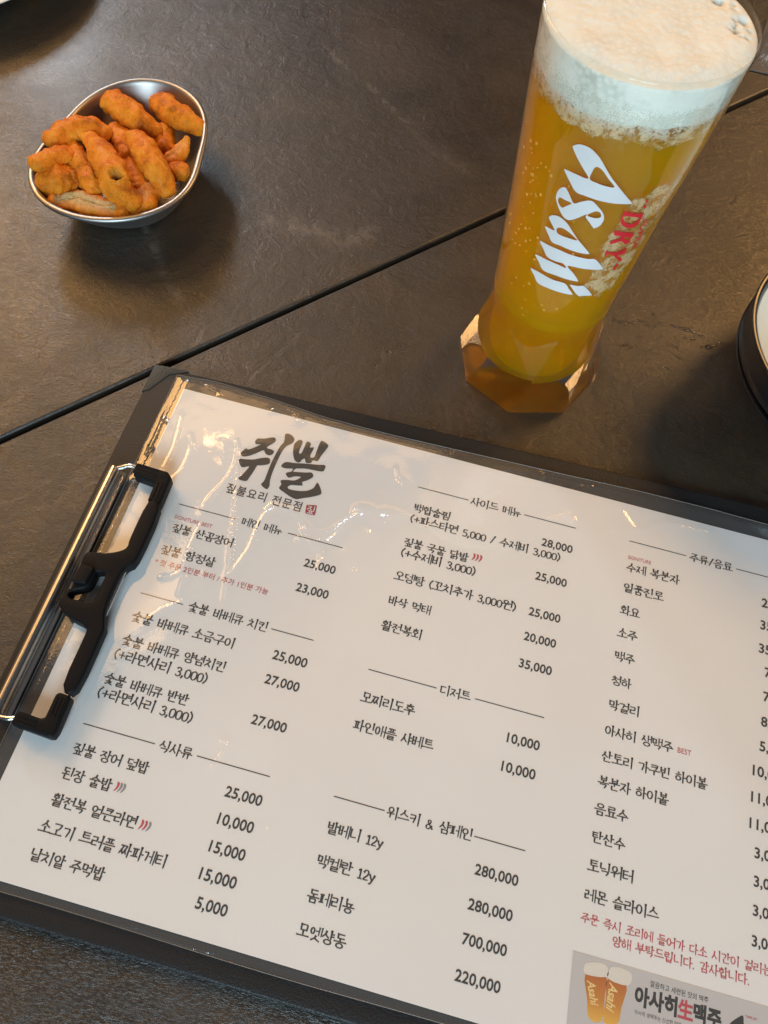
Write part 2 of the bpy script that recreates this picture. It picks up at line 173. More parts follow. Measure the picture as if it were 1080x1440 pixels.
def tube(pts, rads, n=14, sy=1.0):
    """tube along 3-D points with round ends"""
    P = [np.array(p, float) for p in pts]
    V, F = [], []
    up = np.array([0, 0, 1.0])
    m = len(P)
    for i in range(m):
        t = P[min(i + 1, m - 1)] - P[max(i - 1, 0)]
        t = t / (np.linalg.norm(t) + 1e-12)
        s = np.cross(t, up)
        if np.linalg.norm(s) < 1e-3:
            s = np.cross(t, np.array([0, 1.0, 0]))
        s /= np.linalg.norm(s)
        u = np.cross(s, t)
        for j in range(n):
            a = 2 * math.pi * j / n
            V.append(P[i] + rads[i] * (math.cos(a) * s + sy * math.sin(a) * u))
    for i in range(m - 1):
        for j in range(n):
            j2 = (j + 1) % n
            F.append((i * n + j, i * n + j2, (i + 1) * n + j2, (i + 1) * n + j))
    F.append(tuple(range(n - 1, -1, -1)))
    F.append(tuple((m - 1) * n + j for j in range(n)))
    return V, F


def poly_prism(outline, holes, z0, z1, bevel=0.0, name='prism', segs=3):
    """filled 2-D outline (metres) with holes, extruded z0..z1, through a 2-D curve"""
    cu = bpy.data.curves.new(name, 'CURVE')
    cu.dimensions = '2D'
    cu.fill_mode = 'BOTH'
    for loop in [outline] + list(holes):
        sp = cu.splines.new('POLY')
        sp.points.add(len(loop) - 1)
        for p, q in zip(sp.points, loop):
            p.co = (q[0], q[1], 0, 1)
        sp.use_cyclic_u = True
    h = (z1 - z0) / 2
    cu.extrude = max(h - bevel, 0)
    cu.bevel_depth = bevel
    cu.bevel_resolution = segs
    cu.offset = -bevel
    tmp = bpy.data.objects.new('tmp', cu)
    COL.objects.link(tmp)
    bpy.context.view_layer.update()
    dg = bpy.context.evaluated_depsgraph_get()
    me = bpy.data.meshes.new_from_object(tmp.evaluated_get(dg))
    me.name = name
    bpy.data.objects.remove(tmp)
    me.transform(Matrix.Translation((0, 0, (z0 + z1) / 2)))
    return me


def smooth_angle(me, deg=35):
    bm = bmesh.new()
    bm.from_mesh(me)
    bmesh.ops.remove_doubles(bm, verts=bm.verts, dist=1e-6)
    bmesh.ops.recalc_face_normals(bm, faces=bm.faces)
    for f in bm.faces:
        f.smooth = True
    for e in bm.edges:
        if len(e.link_faces) == 2 and e.calc_face_angle(0) > math.radians(deg):
            e.smooth = False
    bm.to_mesh(me)
    bm.free()
    return me


def scl(pts, k=MMU):
    return [tuple(c * k for c in p) for p in pts]


# ------------------------------------------------------------------ materials
class NT:
    def __init__(self, name):
        self.m = bpy.data.materials.new(name)
        self.m.use_nodes = True
        self.t = self.m.node_tree
        self.t.nodes.clear()
        self.out = self.n('ShaderNodeOutputMaterial')

    def n(self, kind, **kw):
        nd = self.t.nodes.new(kind)
        for k, v in kw.items():
            setattr(nd, k, v)
        return nd

    def l(self, a, b):
        self.t.links.new(a, b)

    def principled(self, color=(0.5, 0.5, 0.5), rough=0.5, metal=0.0, **kw):
        b = self.n('ShaderNodeBsdfPrincipled')
        b.inputs['Base Color'].default_value = (*color, 1)
        b.inputs['Roughness'].default_value = rough
        b.inputs['Metallic'].default_value = metal
        for k, v in kw.items():
            b.inputs[k.replace('_', ' ')].default_value = v
        self.l(b.outputs[0], self.out.inputs[0])
        self.b = b
        return b

    def coord(self, scale=(1, 1, 1), rot=(0, 0, 0)):
        tc = self.n('ShaderNodeTexCoord')
        mp = self.n('ShaderNodeMapping')
        mp.inputs['Scale'].default_value = scale
        mp.inputs['Rotation'].default_value = rot
        self.l(tc.outputs['Object'], mp.inputs[0])
        return mp.outputs[0]

    def noise(self, scale, detail=4, rough=0.5, dist=0.0, vec=None):
        nz = self.n('ShaderNodeTexNoise')
        nz.inputs['Scale'].default_value = scale
        nz.inputs['Detail'].default_value = detail
        nz.inputs['Roughness'].default_value = rough
        nz.inputs['Distortion'].default_value = dist
        self.l(vec if vec is not None else self.coord(), nz.inputs['Vector'])
        return nz.outputs[0]

    def ramp(self, fac, stops):
        r = self.n('ShaderNodeValToRGB')
        e = r.color_ramp.elements
        while len(e) < len(stops):
            e.new(0.5)
        for k, (p, c) in enumerate(stops):
            e[k].position = p
            e[k].color = (*c, 1) if len(c) == 3 else c
        self.l(fac, r.inputs[0])
        return r.outputs[0]

    def mrange(self, v, a, b, c, d):
        m = self.n('ShaderNodeMapRange')
        for i, x in enumerate((a, b, c, d)):
            m.inputs[i + 1].default_value = x
        self.l(v, m.inputs[0])
        return m.outputs[0]

    def math(self, op, a, b=None):
        m = self.n('ShaderNodeMath', operation=op)
        for i, x in enumerate((a, b)):
            if x is None:
                continue
            if isinstance(x, (int, float)):
                m.inputs[i].default_value = x
            else:
                self.l(x, m.inputs[i])
        return m.outputs[0]

    def mixc(self, fac, a, b):
        m = self.n('ShaderNodeMix', data_type='RGBA')
        for s, x in ((m.inputs[0], fac), (m.inputs[6], a), (m.inputs[7], b)):
            if isinstance(x, (int, float)):
                s.default_value = x
            elif isinstance(x, tuple):
                s.default_value = (*x, 1)
            else:
                self.l(x, s)
        return m.outputs[2]

    def attr(self, name):
        a = self.n('ShaderNodeAttribute', attribute_name=name)
        return a.outputs['Fac']

    def bump(self, h, strength=0.3, dist=0.001, normal=None):
        b = self.n('ShaderNodeBump')
        b.inputs['Strength'].default_value = strength
        b.inputs['Distance'].default_value = dist
        self.l(h, b.inputs['Height'])
        if normal is not None:
            self.l(normal, b.inputs['Normal'])
        return b.outputs[0]


def simple(name, color, rough=0.5, metal=0.0, bump=None, **kw):
    t = NT(name)
    b = t.principled(color, rough, metal, **kw)
    if bump:
        sc, st, ds = bump
        t.l(t.bump(t.noise(sc, 4, 0.6), st, ds), b.inputs['Normal'])
    return t.m


def make_table_mat():
    t = NT('slate_tile')
    b = t.principled((0.03, 0.025, 0.02), 0.5)
    big = t.noise(9, 5, 0.6, 0.6)
    mid = t.noise(38, 6, 0.65, 1.2)
    col = t.ramp(big, [(0.30, (0.015, 0.012, 0.009)), (0.52, (0.032, 0.023, 0.014)), (0.72, (0.060, 0.040, 0.022))])
    col2 = t.mixc(t.mrange(mid, 0.35, 0.7, 0.0, 0.55), col, (0.012, 0.010, 0.009))
    scuff = t.attr('scuff')
    brk = t.mrange(t.noise(160, 5, 0.7, 0.5), 0.40, 0.62, 0, 1)
    col3 = t.mixc(t.math('MULTIPLY', scuff, brk), col2, (0.17, 0.145, 0.12))
    t.l(col3, b.inputs['Base Color'])
    r1 = t.math('ADD', t.mrange(mid, 0.3, 0.75, 0.32, 0.45), t.mrange(t.noise(17, 4, 0.6, 1.0), 0.35, 0.65, -0.06, 0.08))
    t.l(r1, b.inputs['Roughness'])
    # leathery surface relief: short wavy ridges
    v = t.coord((1.0, 2.6, 1.0), (0, 0, 0.15))
    h1 = t.noise(420, 4, 0.6, 1.6, v)
    h2 = t.noise(110, 4, 0.55, 0.8)
    h = t.math('ADD', t.math('MULTIPLY', h1, 0.55), t.math('MULTIPLY', h2, 1.0))
    t.l(t.bump(h, 0.7, 0.0008), b.inputs['Normal'])
    b.inputs['Specular IOR Level'].default_value = 0.85
    b.inputs['Coat Weight'].default_value = 0.08
    b.inputs['Coat Roughness'].default_value = 0.2
    return t.m


def make_paper_mat():
    t = NT('printed_paper')
    b = t.principled((0.80, 0.80, 0.79), 0.6)
    t.l(t.ramp(t.noise(14, 3), [(0.3, (0.79, 0.785, 0.775)), (0.7, (0.82, 0.82, 0.815))]), b.inputs['Base Color'])
    return t.m


def make_film_mat(name='clear_film', haze=0.045, fmul=1.5):
    t = NT(name)
    tr = t.n('ShaderNodeBsdfTransparent')
    tr.inputs[0].default_value = (0.97, 0.97, 0.965, 1)
    gl = t.n('ShaderNodeBsdfGlossy')
    gl.inputs['Roughness'].default_value = 0.07
    gl.inputs[0].default_value = (1, 1, 1, 1)
    df = t.n('ShaderNodeBsdfDiffuse')
    df.inputs[0].default_value = (0.7, 0.7, 0.68, 1)
    lw = t.n('ShaderNodeLayerWeight')
    lw.inputs['Blend'].default_value = 0.5
    f5 = t.math('POWER', lw.outputs['Facing'], 5.0)
    fac = t.math('ADD', t.math('MULTIPLY', f5, 0.9), 0.04)
    nb = t.bump(t.noise(200, 3, 0.55, 0.8), 0.08, 0.0004)
    t.l(nb, gl.inputs['Normal'])
    m1 = t.n('ShaderNodeMixShader')
    m1.inputs[0].default_value = haze
    t.l(tr.outputs[0], m1.inputs[1])
    t.l(df.outputs[0], m1.inputs[2])
    m2 = t.n('ShaderNodeMixShader')
    t.l(t.math('MINIMUM', t.math('MULTIPLY', fac, fmul), 1.0), m2.inputs[0])
    t.l(m1.outputs[0], m2.inputs[1])
    t.l(gl.outputs[0], m2.inputs[2])
    t.l(m2.outputs[0], t.out.inputs[0])
    return t.m


def make_thin_glass():
    t = NT('thin_glass')
    tr = t.n('ShaderNodeBsdfTransparent')
    tr.inputs[0].default_value = (0.98, 0.985, 0.98, 1)
    gl = t.n('ShaderNodeBsdfGlossy')
    gl.inputs['Roughness'].default_value = 0.03
    lw = t.n('ShaderNodeLayerWeight')
    lw.inputs['Blend'].default_value = 0.5
    f5 = t.math('POWER', lw.outputs['Facing'], 5.0)
    fac = t.math('ADD', t.math('MULTIPLY', f5, 0.80), 0.022)
    m2 = t.n('ShaderNodeMixShader')
    t.l(fac, m2.inputs[0])
    t.l(tr.outputs[0], m2.inputs[1])
    t.l(gl.outputs[0], m2.inputs[2])
    t.l(m2.outputs[0], t.out.inputs[0])
    return t.m


def make_foot_glass():
    t = NT('clear_glass')
    b = t.principled((0.995, 0.995, 0.985), 0.0, IOR=1.45)
    b.inputs['Transmission Weight'].default_value = 1.0
    tr = t.n('ShaderNodeBsdfTransparent')
    m = t.n('ShaderNodeMixShader')
    m.inputs[0].default_value = 0.22
    t.l(b.outputs[0], m.inputs[1])
    t.l(tr.outputs[0], m.inputs[2])
    t.l(m.outputs[0], t.out.inputs[0])
    return t.m


def make_beer_mat():
    t = NT('golden_beer')
    b = t.principled((1.0, 0.42, 0.006), 0.1, IOR=1.33)
    b.inputs['Subsurface Weight'].default_value = 1.0
    b.inputs['Subsurface Radius'].default_value = (1.0, 0.7, 0.10)
    b.inputs['Subsurface Scale'].default_value = 0.05
    b.inputs['Specular IOR Level'].default_value = 0.0
    g = t.n('ShaderNodeBsdfRefraction')
    g.inputs['Color'].default_value = (1.0, 0.72, 0.11, 1)
    g.inputs['IOR'].default_value = 1.30
    g.inputs['Roughness'].default_value = 0.03
    m = t.n('ShaderNodeMixShader')
    m.inputs[0].default_value = 0.62
    t.l(b.outputs[0], m.inputs[1])
    t.l(g.outputs[0], m.inputs[2])
    t.l(m.outputs[0], t.out.inputs[0])
    return t.m


def make_foam_mat():
    t = NT('beer_foam')
    b = t.principled((0.84, 0.82, 0.75), 0.8, Specular_IOR_Level=0.15)
    vz = t.n('ShaderNodeTexVoronoi')
    vz.inputs['Scale'].default_value = 520
    vz.inputs['Randomness'].default_value = 1.0
    warp = t.coord()
    t.l(warp, vz.inputs['Vector'])
    v2 = t.n('ShaderNodeTexVoronoi')
    v2.inputs['Scale'].default_value = 1500
    t.l(warp, v2.inputs['Vector'])
    big = t.mrange(t.noise(75, 3, 0.6), 0.38, 0.60, 0.0, 1.0)
    h = t.math('ADD', t.math('MULTIPLY', vz.outputs['Distance'], big), t.math('MULTIPLY', v2.outputs['Distance'], 0.6))
    t.l(t.bump(h, 0.28, 0.0004), b.inputs['Normal'])
    side = t.mrange(t.attr('side'), 0.0, 1.0, 0.35, 1.0)
    cells = t.math('MULTIPLY', t.math('MULTIPLY', t.mrange(vz.outputs['Distance'], 0.15, 0.7, 0.0, 0.9), big), side)
    col = t.mixc(cells, (0.89, 0.87, 0.76), (0.64, 0.62, 0.52))
    t.l(t.mixc(t.attr('pit'), col, (0.20, 0.17, 0.13)), b.inputs['Base Color'])
    b.inputs['Subsurface Weight'].default_value = 0.3
    b.inputs['Subsurface Radius'].default_value = (1, 0.9, 0.7)
    b.inputs['Subsurface Scale'].default_value = 0.003
    return t.m


def make_lace_mat():
    t = NT('foam_lacing')
    df = t.principled((0.80, 0.62, 0.37), 0.6)
    tr = t.n('ShaderNodeBsdfTransparent')
    mask = t.attr('lace')
    vz = t.n('ShaderNodeTexVoronoi')
    vz.inputs['Scale'].default_value = 1250
    t.l(t.coord(), vz.inputs['Vector'])
    nz = t.noise(700, 4, 0.65, 0.3)
    nb = t.noise(190, 3, 0.55, 0.6)
    s = t.math('ADD', t.math('MULTIPLY', nz, 0.35), t.math('MULTIPLY', nb, 0.45))
    s = t.math('ADD', s, t.math('MULTIPLY', vz.outputs['Distance'], -0.22))
    v = t.math('ADD', s, t.math('SUBTRACT', t.math('MULTIPLY', mask, 0.50), 0.50))
    a = t.mrange(v, 0.10, 0.24, 0.0, 0.72)
    col = t.mixc(t.mrange(nb, 0.4, 0.62, 0, 1), (0.52, 0.33, 0.12), (0.80, 0.61, 0.35))
    t.l(t.mixc(t.attr('white'), col, (0.87, 0.84, 0.72)), df.inputs['Base Color'])
    t.l(t.bump(t.math('MULTIPLY', vz.outputs['Distance'], -1.0), 0.35, 0.0003), df.inputs['Normal'])
    mx = t.n('ShaderNodeMixShader')
    t.l(a, mx.inputs[0])
    t.l(tr.outputs[0], mx.inputs[1])
    t.l(df.outputs[0], mx.inputs[2])
    t.l(mx.outputs[0], t.out.inputs[0])
    return t.m


def make_snack_mat():
    t = NT('fried_snack')
    b = t.principled((0.5, 0.18, 0.03), 0.5, Specular_IOR_Level=0.25, Coat_Weight=0.10, Coat_Roughness=0.35)
    n1 = t.noise(120, 5, 0.65)
    n2 = t.noise(1300, 4, 0.7)
    col = t.ramp(n1, [(0.30, (0.44, 0.105, 0.003)), (0.48, (0.88, 0.25, 0.006)), (0.68, (0.96, 0.38, 0.028))])
    col = t.mixc(t.mrange(n2, 0.56, 0.74, 0, 0.5), col, (0.80, 0.45, 0.12))
    col = t.mixc(t.attr('pale'), col, (0.72, 0.50, 0.22))
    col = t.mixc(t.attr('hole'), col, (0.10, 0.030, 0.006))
    t.l(col, b.inputs['Base Color'])
    h = t.math('ADD', t.math('MULTIPLY', n2, 0.5), t.math('MULTIPLY', t.noise(420, 4, 0.65), 0.9))
    t.l(t.bump(h, 1.0, 0.0018), b.inputs['Normal'])
    b.inputs['Subsurface Weight'].default_value = 0.15
    b.inputs['Subsurface Radius'].default_value = (1, 0.5, 0.2)
    b.inputs['Subsurface Scale'].default_value = 0.002
    return t.m


def make_leather(name, col, rough):
    t = NT(name)
    b = t.principled(col, rough, Specular_IOR_Level=0.3)
    vz = t.n('ShaderNodeTexVoronoi')
    vz.inputs['Scale'].default_value = 1500
    t.l(t.coord(), vz.inputs['Vector'])
    h = t.math('ADD', vz.outputs['Distance'], t.math('MULTIPLY', t.noise(70, 4), 0.4))
    t.l(t.bump(h, 0.4, 0.0003), b.inputs['Normal'])
    return t.m


def make_steel():
    t = NT('brushed_steel')
    b = t.principled((0.38, 0.36, 0.34), 0.42, 1.0)
    t.l(t.bump(t.noise(300, 4, 0.6, 0, t.coord((1, 1, 12))), 0.08, 0.0003), b.inputs['Normal'])
    return t.m


M_TABLE = make_table_mat()
M_GROOVE = simple('dark_groove', (0.006, 0.006, 0.007), 0.5)
M_PAPER = make_paper_mat()
M_FILM = make_film_mat()
M_INK = simple('black_ink', (0.028, 0.028, 0.030), 0.6)
M_LOGO = simple('brown_black_ink', (0.045, 0.036, 0.028), 0.6)
M_RED = simple('red_ink', (0.52, 0.07, 0.09), 0.6)
M_GREYINK = simple('grey_ink', (0.27, 0.27, 0.27), 0.6)
M_WHITE = simple('white_print', (0.78, 0.78, 0.78), 0.5)
M_MARK = simple('white_enamel', (0.68, 0.67, 0.66), 0.35)
M_REDMARK = simple('red_enamel', (0.66, 0.02, 0.03), 0.4)
M_LEATHER = make_leather('black_leatherette', (0.016, 0.016, 0.017), 0.5)
M_PATCH = make_leather('worn_blue_black_patch', (0.022, 0.034, 0.037), 0.38)
M_CHROME = simple('chrome', (0.80, 0.78, 0.74), 0.24, 1.0, bump=(900, 0.06, 0.0002))
M_RUBBER = simple('black_rubber', (0.008, 0.008, 0.009), 0.5, bump=(700, 0.10, 0.0002), Specular_IOR_Level=0.12)
M_STEEL = make_steel()
M_SNACK = make_snack_mat()
M_BLACKWARE = simple('black_stoneware', (0.010, 0.010, 0.011), 0.28, bump=(160, 0.08, 0.0006))
M_CREAM = simple('cream_glaze', (0.80, 0.79, 0.68), 0.3, bump=(120, 0.05, 0.0004))
M_GLASS = make_foot_glass()
M_THIN = make_thin_glass()
M_BEER = make_beer_mat()
M_FOAM = make_foam_mat()
M_LACE = make_lace_mat()
M_EDGE = simple('film_edge', (0.16, 0.14, 0.12), 0.25)
M_WATER = simple('water', (0.97, 0.97, 0.97), 0.02, IOR=1.33, Transmission_Weight=1.0)
M_BUBBLE = simple('gas_bubble', (0.95, 0.55, 0.10), 0.12, IOR=1.3, Transmission_Weight=0.5)
M_WRAP = simple('grey_wrapper', (0.11, 0.10, 0.09), 0.35, bump=(90, 0.4, 0.002))
M_ADBG = simple('advert_grey_print', (0.56, 0.55, 0.545), 0.6)
M_ADFOAM = simple('advert_cream_print', (0.74, 0.71, 0.64), 0.6)


def make_adbeer():
    t = NT('advert_beer_print')
    b = t.principled((0.6, 0.25, 0.05), 0.6)
    a = t.attr('low')
    t.l(t.ramp(a, [(0.0, (0.48, 0.13, 0.02)), (0.55, (0.58, 0.24, 0.03)), (1.0, (0.80, 0.46, 0.07))]), b.inputs['Base Color'])
    return t.m


M_ADBEER = make_adbeer()
M_ADGOLD = simple('advert_gold_print', (0.86, 0.66, 0.28), 0.6)

# ------------------------------------------------------------------ table (setting)
UX, UY = 0.661, 0.750          # along the groove
NX, NY = -0.750, 0.661         # across it
GC = 0.159
SCUFFS = [  # pale marks worn into the tile: polyline (mm), half width (mm), strength
    ([(-17, 485), (6, 468), (29, 451), (46, 434), (68, 415), (94, 403)], 1.3, 0.55),
    ([(2, 330), (10, 328), (29, 331), (42, 327), (54, 339)], 5.5, 0.50),
    ([(12, 334), (24, 326), (36, 333)], 4.0, 0.40),
    ([(-58, 304), (-42, 283), (-28, 267), (-17, 256)], 1.4, 0.50),
    ([(-52, 297), (-47, 288)], 3.0, 0.35),
    ([(115, 370), (122, 360)], 1.5, 0.3),
    ([(-10, 228), (28, 270)], 1.0, 0.30),
]


def seg_dist(P, a, b):
    a = np.array(a, float); b = np.array(b, float)
    d = b - a
    t = np.clip(((P - a) @ d) / (d @ d), 0, 1)
    return np.hypot(*(P - a - t[:, None] * d).T)


def axis_samples(lo, hi, flo, fhi, step):
    return np.unique(np.round(np.concatenate([np.linspace(lo, flo, 6), np.arange(flo, fhi, step), np.linspace(fhi, hi, 6)]), 5))


def build_table():
    V, F, A = [], [], []
    base = 0
    us = axis_samples(-1.2, 1.8, -0.15, 0.75, 0.0035)
    for sgn in (1, -1):
        d = np.concatenate([[0.0], [0.0005, 0.0012], np.arange(0.004, 0.40 if sgn > 0 else 0.36, 0.0035), np.linspace(0.45, 1.4, 5)])
        nn = GC + sgn * (0.0015 + d)
        zz = np.zeros_like(nn)
        rows = [(nn[0], -0.007)] + [(nn[0], -0.0009), (nn[1], -0.0003)] + [(x, 0.0) for x in nn[2:]]
        R = np.array(rows)
        U, I = np.meshgrid(us, np.arange(len(R)))
        N = R[I, 0]; Z = R[I, 1]
        X = U * UX + N * NX; Y = U * UY + N * NY
        P = np.stack([X.ravel(), Y.ravel(), Z.ravel()], 1)
        m = len(us)
        k = np.arange((len(R) - 1) * (m - 1))
        i, j = k // (m - 1), k % (m - 1)
        q = np.stack([i * m + j, i * m + j + 1, (i + 1) * m + j + 1, (i + 1) * m + j], 1) + base
        if sgn < 0:
            q = q[:, ::-1]
        V.append(P); F.append(q); base += len(P)
    V = np.concatenate(V); F = np.concatenate(F)
    me = bpy.data.meshes.new('table_top')
    me.from_pydata(V.tolist(), [], F.tolist())
    s = np.zeros(len(V))
    P2 = V[:, :2] * 1000
    for pl, w, st in SCUFFS:
        dd = np.min([seg_dist(P2, a, b) for a, b in zip(pl[:-1], pl[1:])], 0)
        s = np.maximum(s, st * np.exp(-(dd / w) ** 2))
    at = me.attributes.new('scuff', 'FLOAT', 'POINT')
    at.data.foreach_set('value', s.astype(np.float32))
    me.update()
    o = link('table_top', me, M_TABLE)
    o['kind'] = 'structure'
    o['label'] = 'dark brown slate tile table top with a black joint line'
    u0, u1 = -1.2, 1.8
    w = 0.004
    pts = [(u0, GC - w), (u1, GC - w), (u1, GC + w), (u0, GC + w)]
    g = obj('table_joint', [(u * UX + n * NX, u * UY + n * NY, -0.0045) for u, n in pts], [(0, 1, 2, 3)], M_GROOVE)
    g['kind'] = 'structure'
    g['label'] = 'black recessed joint between the two table tiles'


build_table()

# ------------------------------------------------------------------ lettering
# a brush letter-writer: every jamo is a few strokes in a unit box; strokes are ribbons whose width depends on direction
CONS = {
    'ㄱ': [[(.04, .90), (.92, .94), (.88, .55), (.66, .0)]],
    'ㄴ': [[(.12, .98), (.12, .09), (1.0, .14)]],
    'ㄷ': [[(.06, .90), (.94, .94)], [(.12, .90), (.12, .07), (1.0, .12)]],
    'ㄹ': [[(.06, .93), (.90, .96), (.89, .52)], [(.10, .50), (.89, .53)], [(.11, .50), (.11, .04), (1.0, .09)]],
    'ㅁ': [[(.12, .94), (.14, .02)], [(.12, .91), (.88, .94), (.86, .0)], [(.14, .07), (.86, .09)]],
    'ㅂ': [[(.12, 1.0), (.14, .02)], [(.87, 1.0), (.86, .0)], [(.13, .53), (.87, .55)], [(.14, .07), (.86, .08)]],
    'ㅅ': [[(.52, 1.0), (.40, .50), (.0, .0)], [(.44, .60), (.68, .26), (1.02, .02)]],
    'ㅇ': ['o'],
    'ㅈ': [[(.06, .90), (.92, .94), (.50, .42), (.0, .0)], [(.52, .46), (.72, .22), (1.02, .02)]],
    'ㅊ': [[(.40, 1.06), (.60, .98)], [(.06, .76), (.94, .80), (.50, .38), (.0, .0)], [(.52, .40), (.72, .18), (1.02, .02)]],
    'ㅋ': [[(.04, .90), (.92, .94), (.88, .55), (.66, .0)], [(.06, .48), (.88, .53)]],
    'ㅌ': [[(.06, .93), (.94, .96)], [(.12, .50), (.90, .53)], [(.12, .93), (.12, .05), (1.0, .10)]],
    'ㅍ': [[(.04, .91), (.96, .95)], [(.32, .90), (.36, .12)], [(.70, .92), (.66, .12)], [(-.02, .06), (1.02, .10)]],
    'ㅎ': [[(.42, 1.08), (.62, 1.0)], [(.04, .77), (.98, .82)], 'h'],
}
PAIR = {'ㄲ': 'ㄱㄱ', 'ㄸ': 'ㄷㄷ', 'ㅃ': 'ㅂㅂ', 'ㅆ': 'ㅅㅅ', 'ㅉ': 'ㅈㅈ', 'ㄳ': 'ㄱㅅ', 'ㄵ': 'ㄴㅈ', 'ㄶ': 'ㄴㅎ', 'ㄺ': 'ㄹㄱ', 'ㄻ': 'ㄹㅁ', 'ㄼ': 'ㄹㅂ',
        'ㄽ': 'ㄹㅅ', 'ㄾ': 'ㄹㅌ', 'ㄿ': 'ㄹㅍ', 'ㅀ': 'ㄹㅎ', 'ㅄ': 'ㅂㅅ'}
VERT = {
    'ㅏ': [[(.38, 1), (.40, -.02)], [(.40, .50), (.98, .50)]],
    'ㅑ': [[(.38, 1), (.40, -.02)], [(.40, .64), (.96, .66)], [(.40, .36), (.98, .38)]],
    'ㅓ': [[(.74, 1), (.76, -.02)], [(.10, .50), (.74, .54)]],
    'ㅕ': [[(.74, 1), (.76, -.02)], [(.10, .64), (.74, .68)], [(.10, .38), (.74, .42)]],
    'ㅣ': [[(.60, 1), (.62, -.02)]],
    'ㅐ': [[(.34, .97), (.35, .04)], [(.88, 1), (.89, -.02)], [(.35, .51), (.88, .53)]],
    'ㅔ': [[(.56, .97), (.57, .04)], [(.92, 1), (.93, -.02)], [(.16, .52), (.56, .54)]],
    'ㅖ': [[(.56, .97), (.57, .04)], [(.92, 1), (.93, -.02)], [(.14, .64), (.56, .66)], [(.14, .40), (.56, .43)]],
}
HORI = {
    'ㅗ': [[(.48, .98), (.50, .30)], [(0, .20), (1, .26)]],
    'ㅛ': [[(.32, .95), (.35, .28)], [(.66, .98), (.66, .30)], [(0, .20), (1, .26)]],
    'ㅜ': [[(0, .78), (1, .85)], [(.50, .80), (.50, -.02)]],
    'ㅠ': [[(0, .78), (1, .85)], [(.34, .78), (.28, .02)], [(.66, .80), (.68, .0)]],
    'ㅡ': [[(0, .47), (1, .54)]],
}
MIXV = {'ㅘ': 'ㅗㅏ', 'ㅙ': 'ㅗㅐ', 'ㅚ': 'ㅗㅣ', 'ㅝ': 'ㅜㅓ', 'ㅞ': 'ㅜㅔ', 'ㅟ': 'ㅜㅣ', 'ㅢ': 'ㅡㅣ'}
LEADS = 'ㄱㄲㄴㄷㄸㄹㅁㅂㅃㅅㅆㅇㅈㅉㅊㅋㅌㅍㅎ'
VOWS = 'ㅏㅐㅑㅒㅓㅔㅕㅖㅗㅘㅙㅚㅛㅜㅝㅞㅟㅠㅡㅢㅣ'
TAILS = ' ㄱㄲㄳㄴㄵㄶㄷㄹㄺㄻㄼㄽㄾㄿㅀㅁㅂㅄㅅㅆㅇㅈㅊㅋㅌㅍㅎ'
OTHER = {  # advance, strokes
    '(': (.36, [[(.30, .86), (.12, .62), (.10, .30), (.28, -.02)]]),
    ')': (.36, [[(.06, .86), (.24, .62), (.26, .30), (.08, -.02)]]),
    '+': (.62, [[(.08, .40), (.56, .40)], [(.32, .64), (.32, .16)]]),
    '/': (.50, [[(.42, .84), (.06, .02)]]),
    ',': (.26, [[(.12, .10), (.14, .04), (.06, -.08)]]),
    '.': (.26, [[(.10, .07), (.15, .04)]]),
    '0': (.54, [[(.27, .74), (.08, .60), (.06, .38), (.10, .12), (.27, .02), (.44, .14), (.48, .38), (.45, .62), (.27, .74)]]),
    '1': (.44, [[(.10, .62), (.24, .74), (.24, .03)], [(.08, .03), (.40, .03)]]),
    '2': (.52, [[(.08, .58), (.18, .73), (.36, .72), (.44, .56), (.34, .34), (.08, .05), (.46, .05)]]),
    '3': (.52, [[(.10, .64), (.24, .74), (.42, .64), (.38, .46), (.22, .40), (.42, .32), (.44, .12), (.26, .01), (.06, .10)]]),
    '5': (.52, [[(.44, .72), (.14, .72), (.12, .42), (.32, .46), (.46, .30), (.40, .08), (.22, .01), (.06, .08)]]),
    'y': (.50, [[(.06, .48), (.26, .08)], [(.44, .48), (.20, -.12), (.06, -.16)]]),
    '&': (.74, [[(.64, .06), (.22, .52), (.26, .70), (.42, .66), (.40, .48), (.12, .26), (.14, .06), (.34, .02), (.58, .30)]]),
    ' ': (.44, []),
}
CURVED = set('0235&()y,')


def box_strokes(c, b):
    """strokes of one consonant inside the box b = (x0, y0, x1, y1)"""
    if c in PAIR:
        x0, y0, x1, y1 = b
        m = (x0 + x1) / 2
        return box_strokes(PAIR[c][0], (x0 - .02, y0, m - .01, y1)) + box_strokes(PAIR[c][1], (m + .01, y0, x1 + .02, y1))
    out = []
    for s in CONS[c]:
        if isinstance(s, str):
            top = 1.0 if s == 'o' else .60
            pts = [(.5 + .42 * math.cos(a), top / 2 + (top / 2 - .02) * math.sin(a)) for a in np.linspace(math.radians(115), math.radians(115 + 360), 19)]
            out.append(('c', map_box(pts, b)))
        else:
            out.append(('s', map_box(s, b)))
    return out


def map_box(pts, b):
    return [(b[0] + p[0] * (b[2] - b[0]), b[1] + p[1] * (b[3] - b[1])) for p in pts]


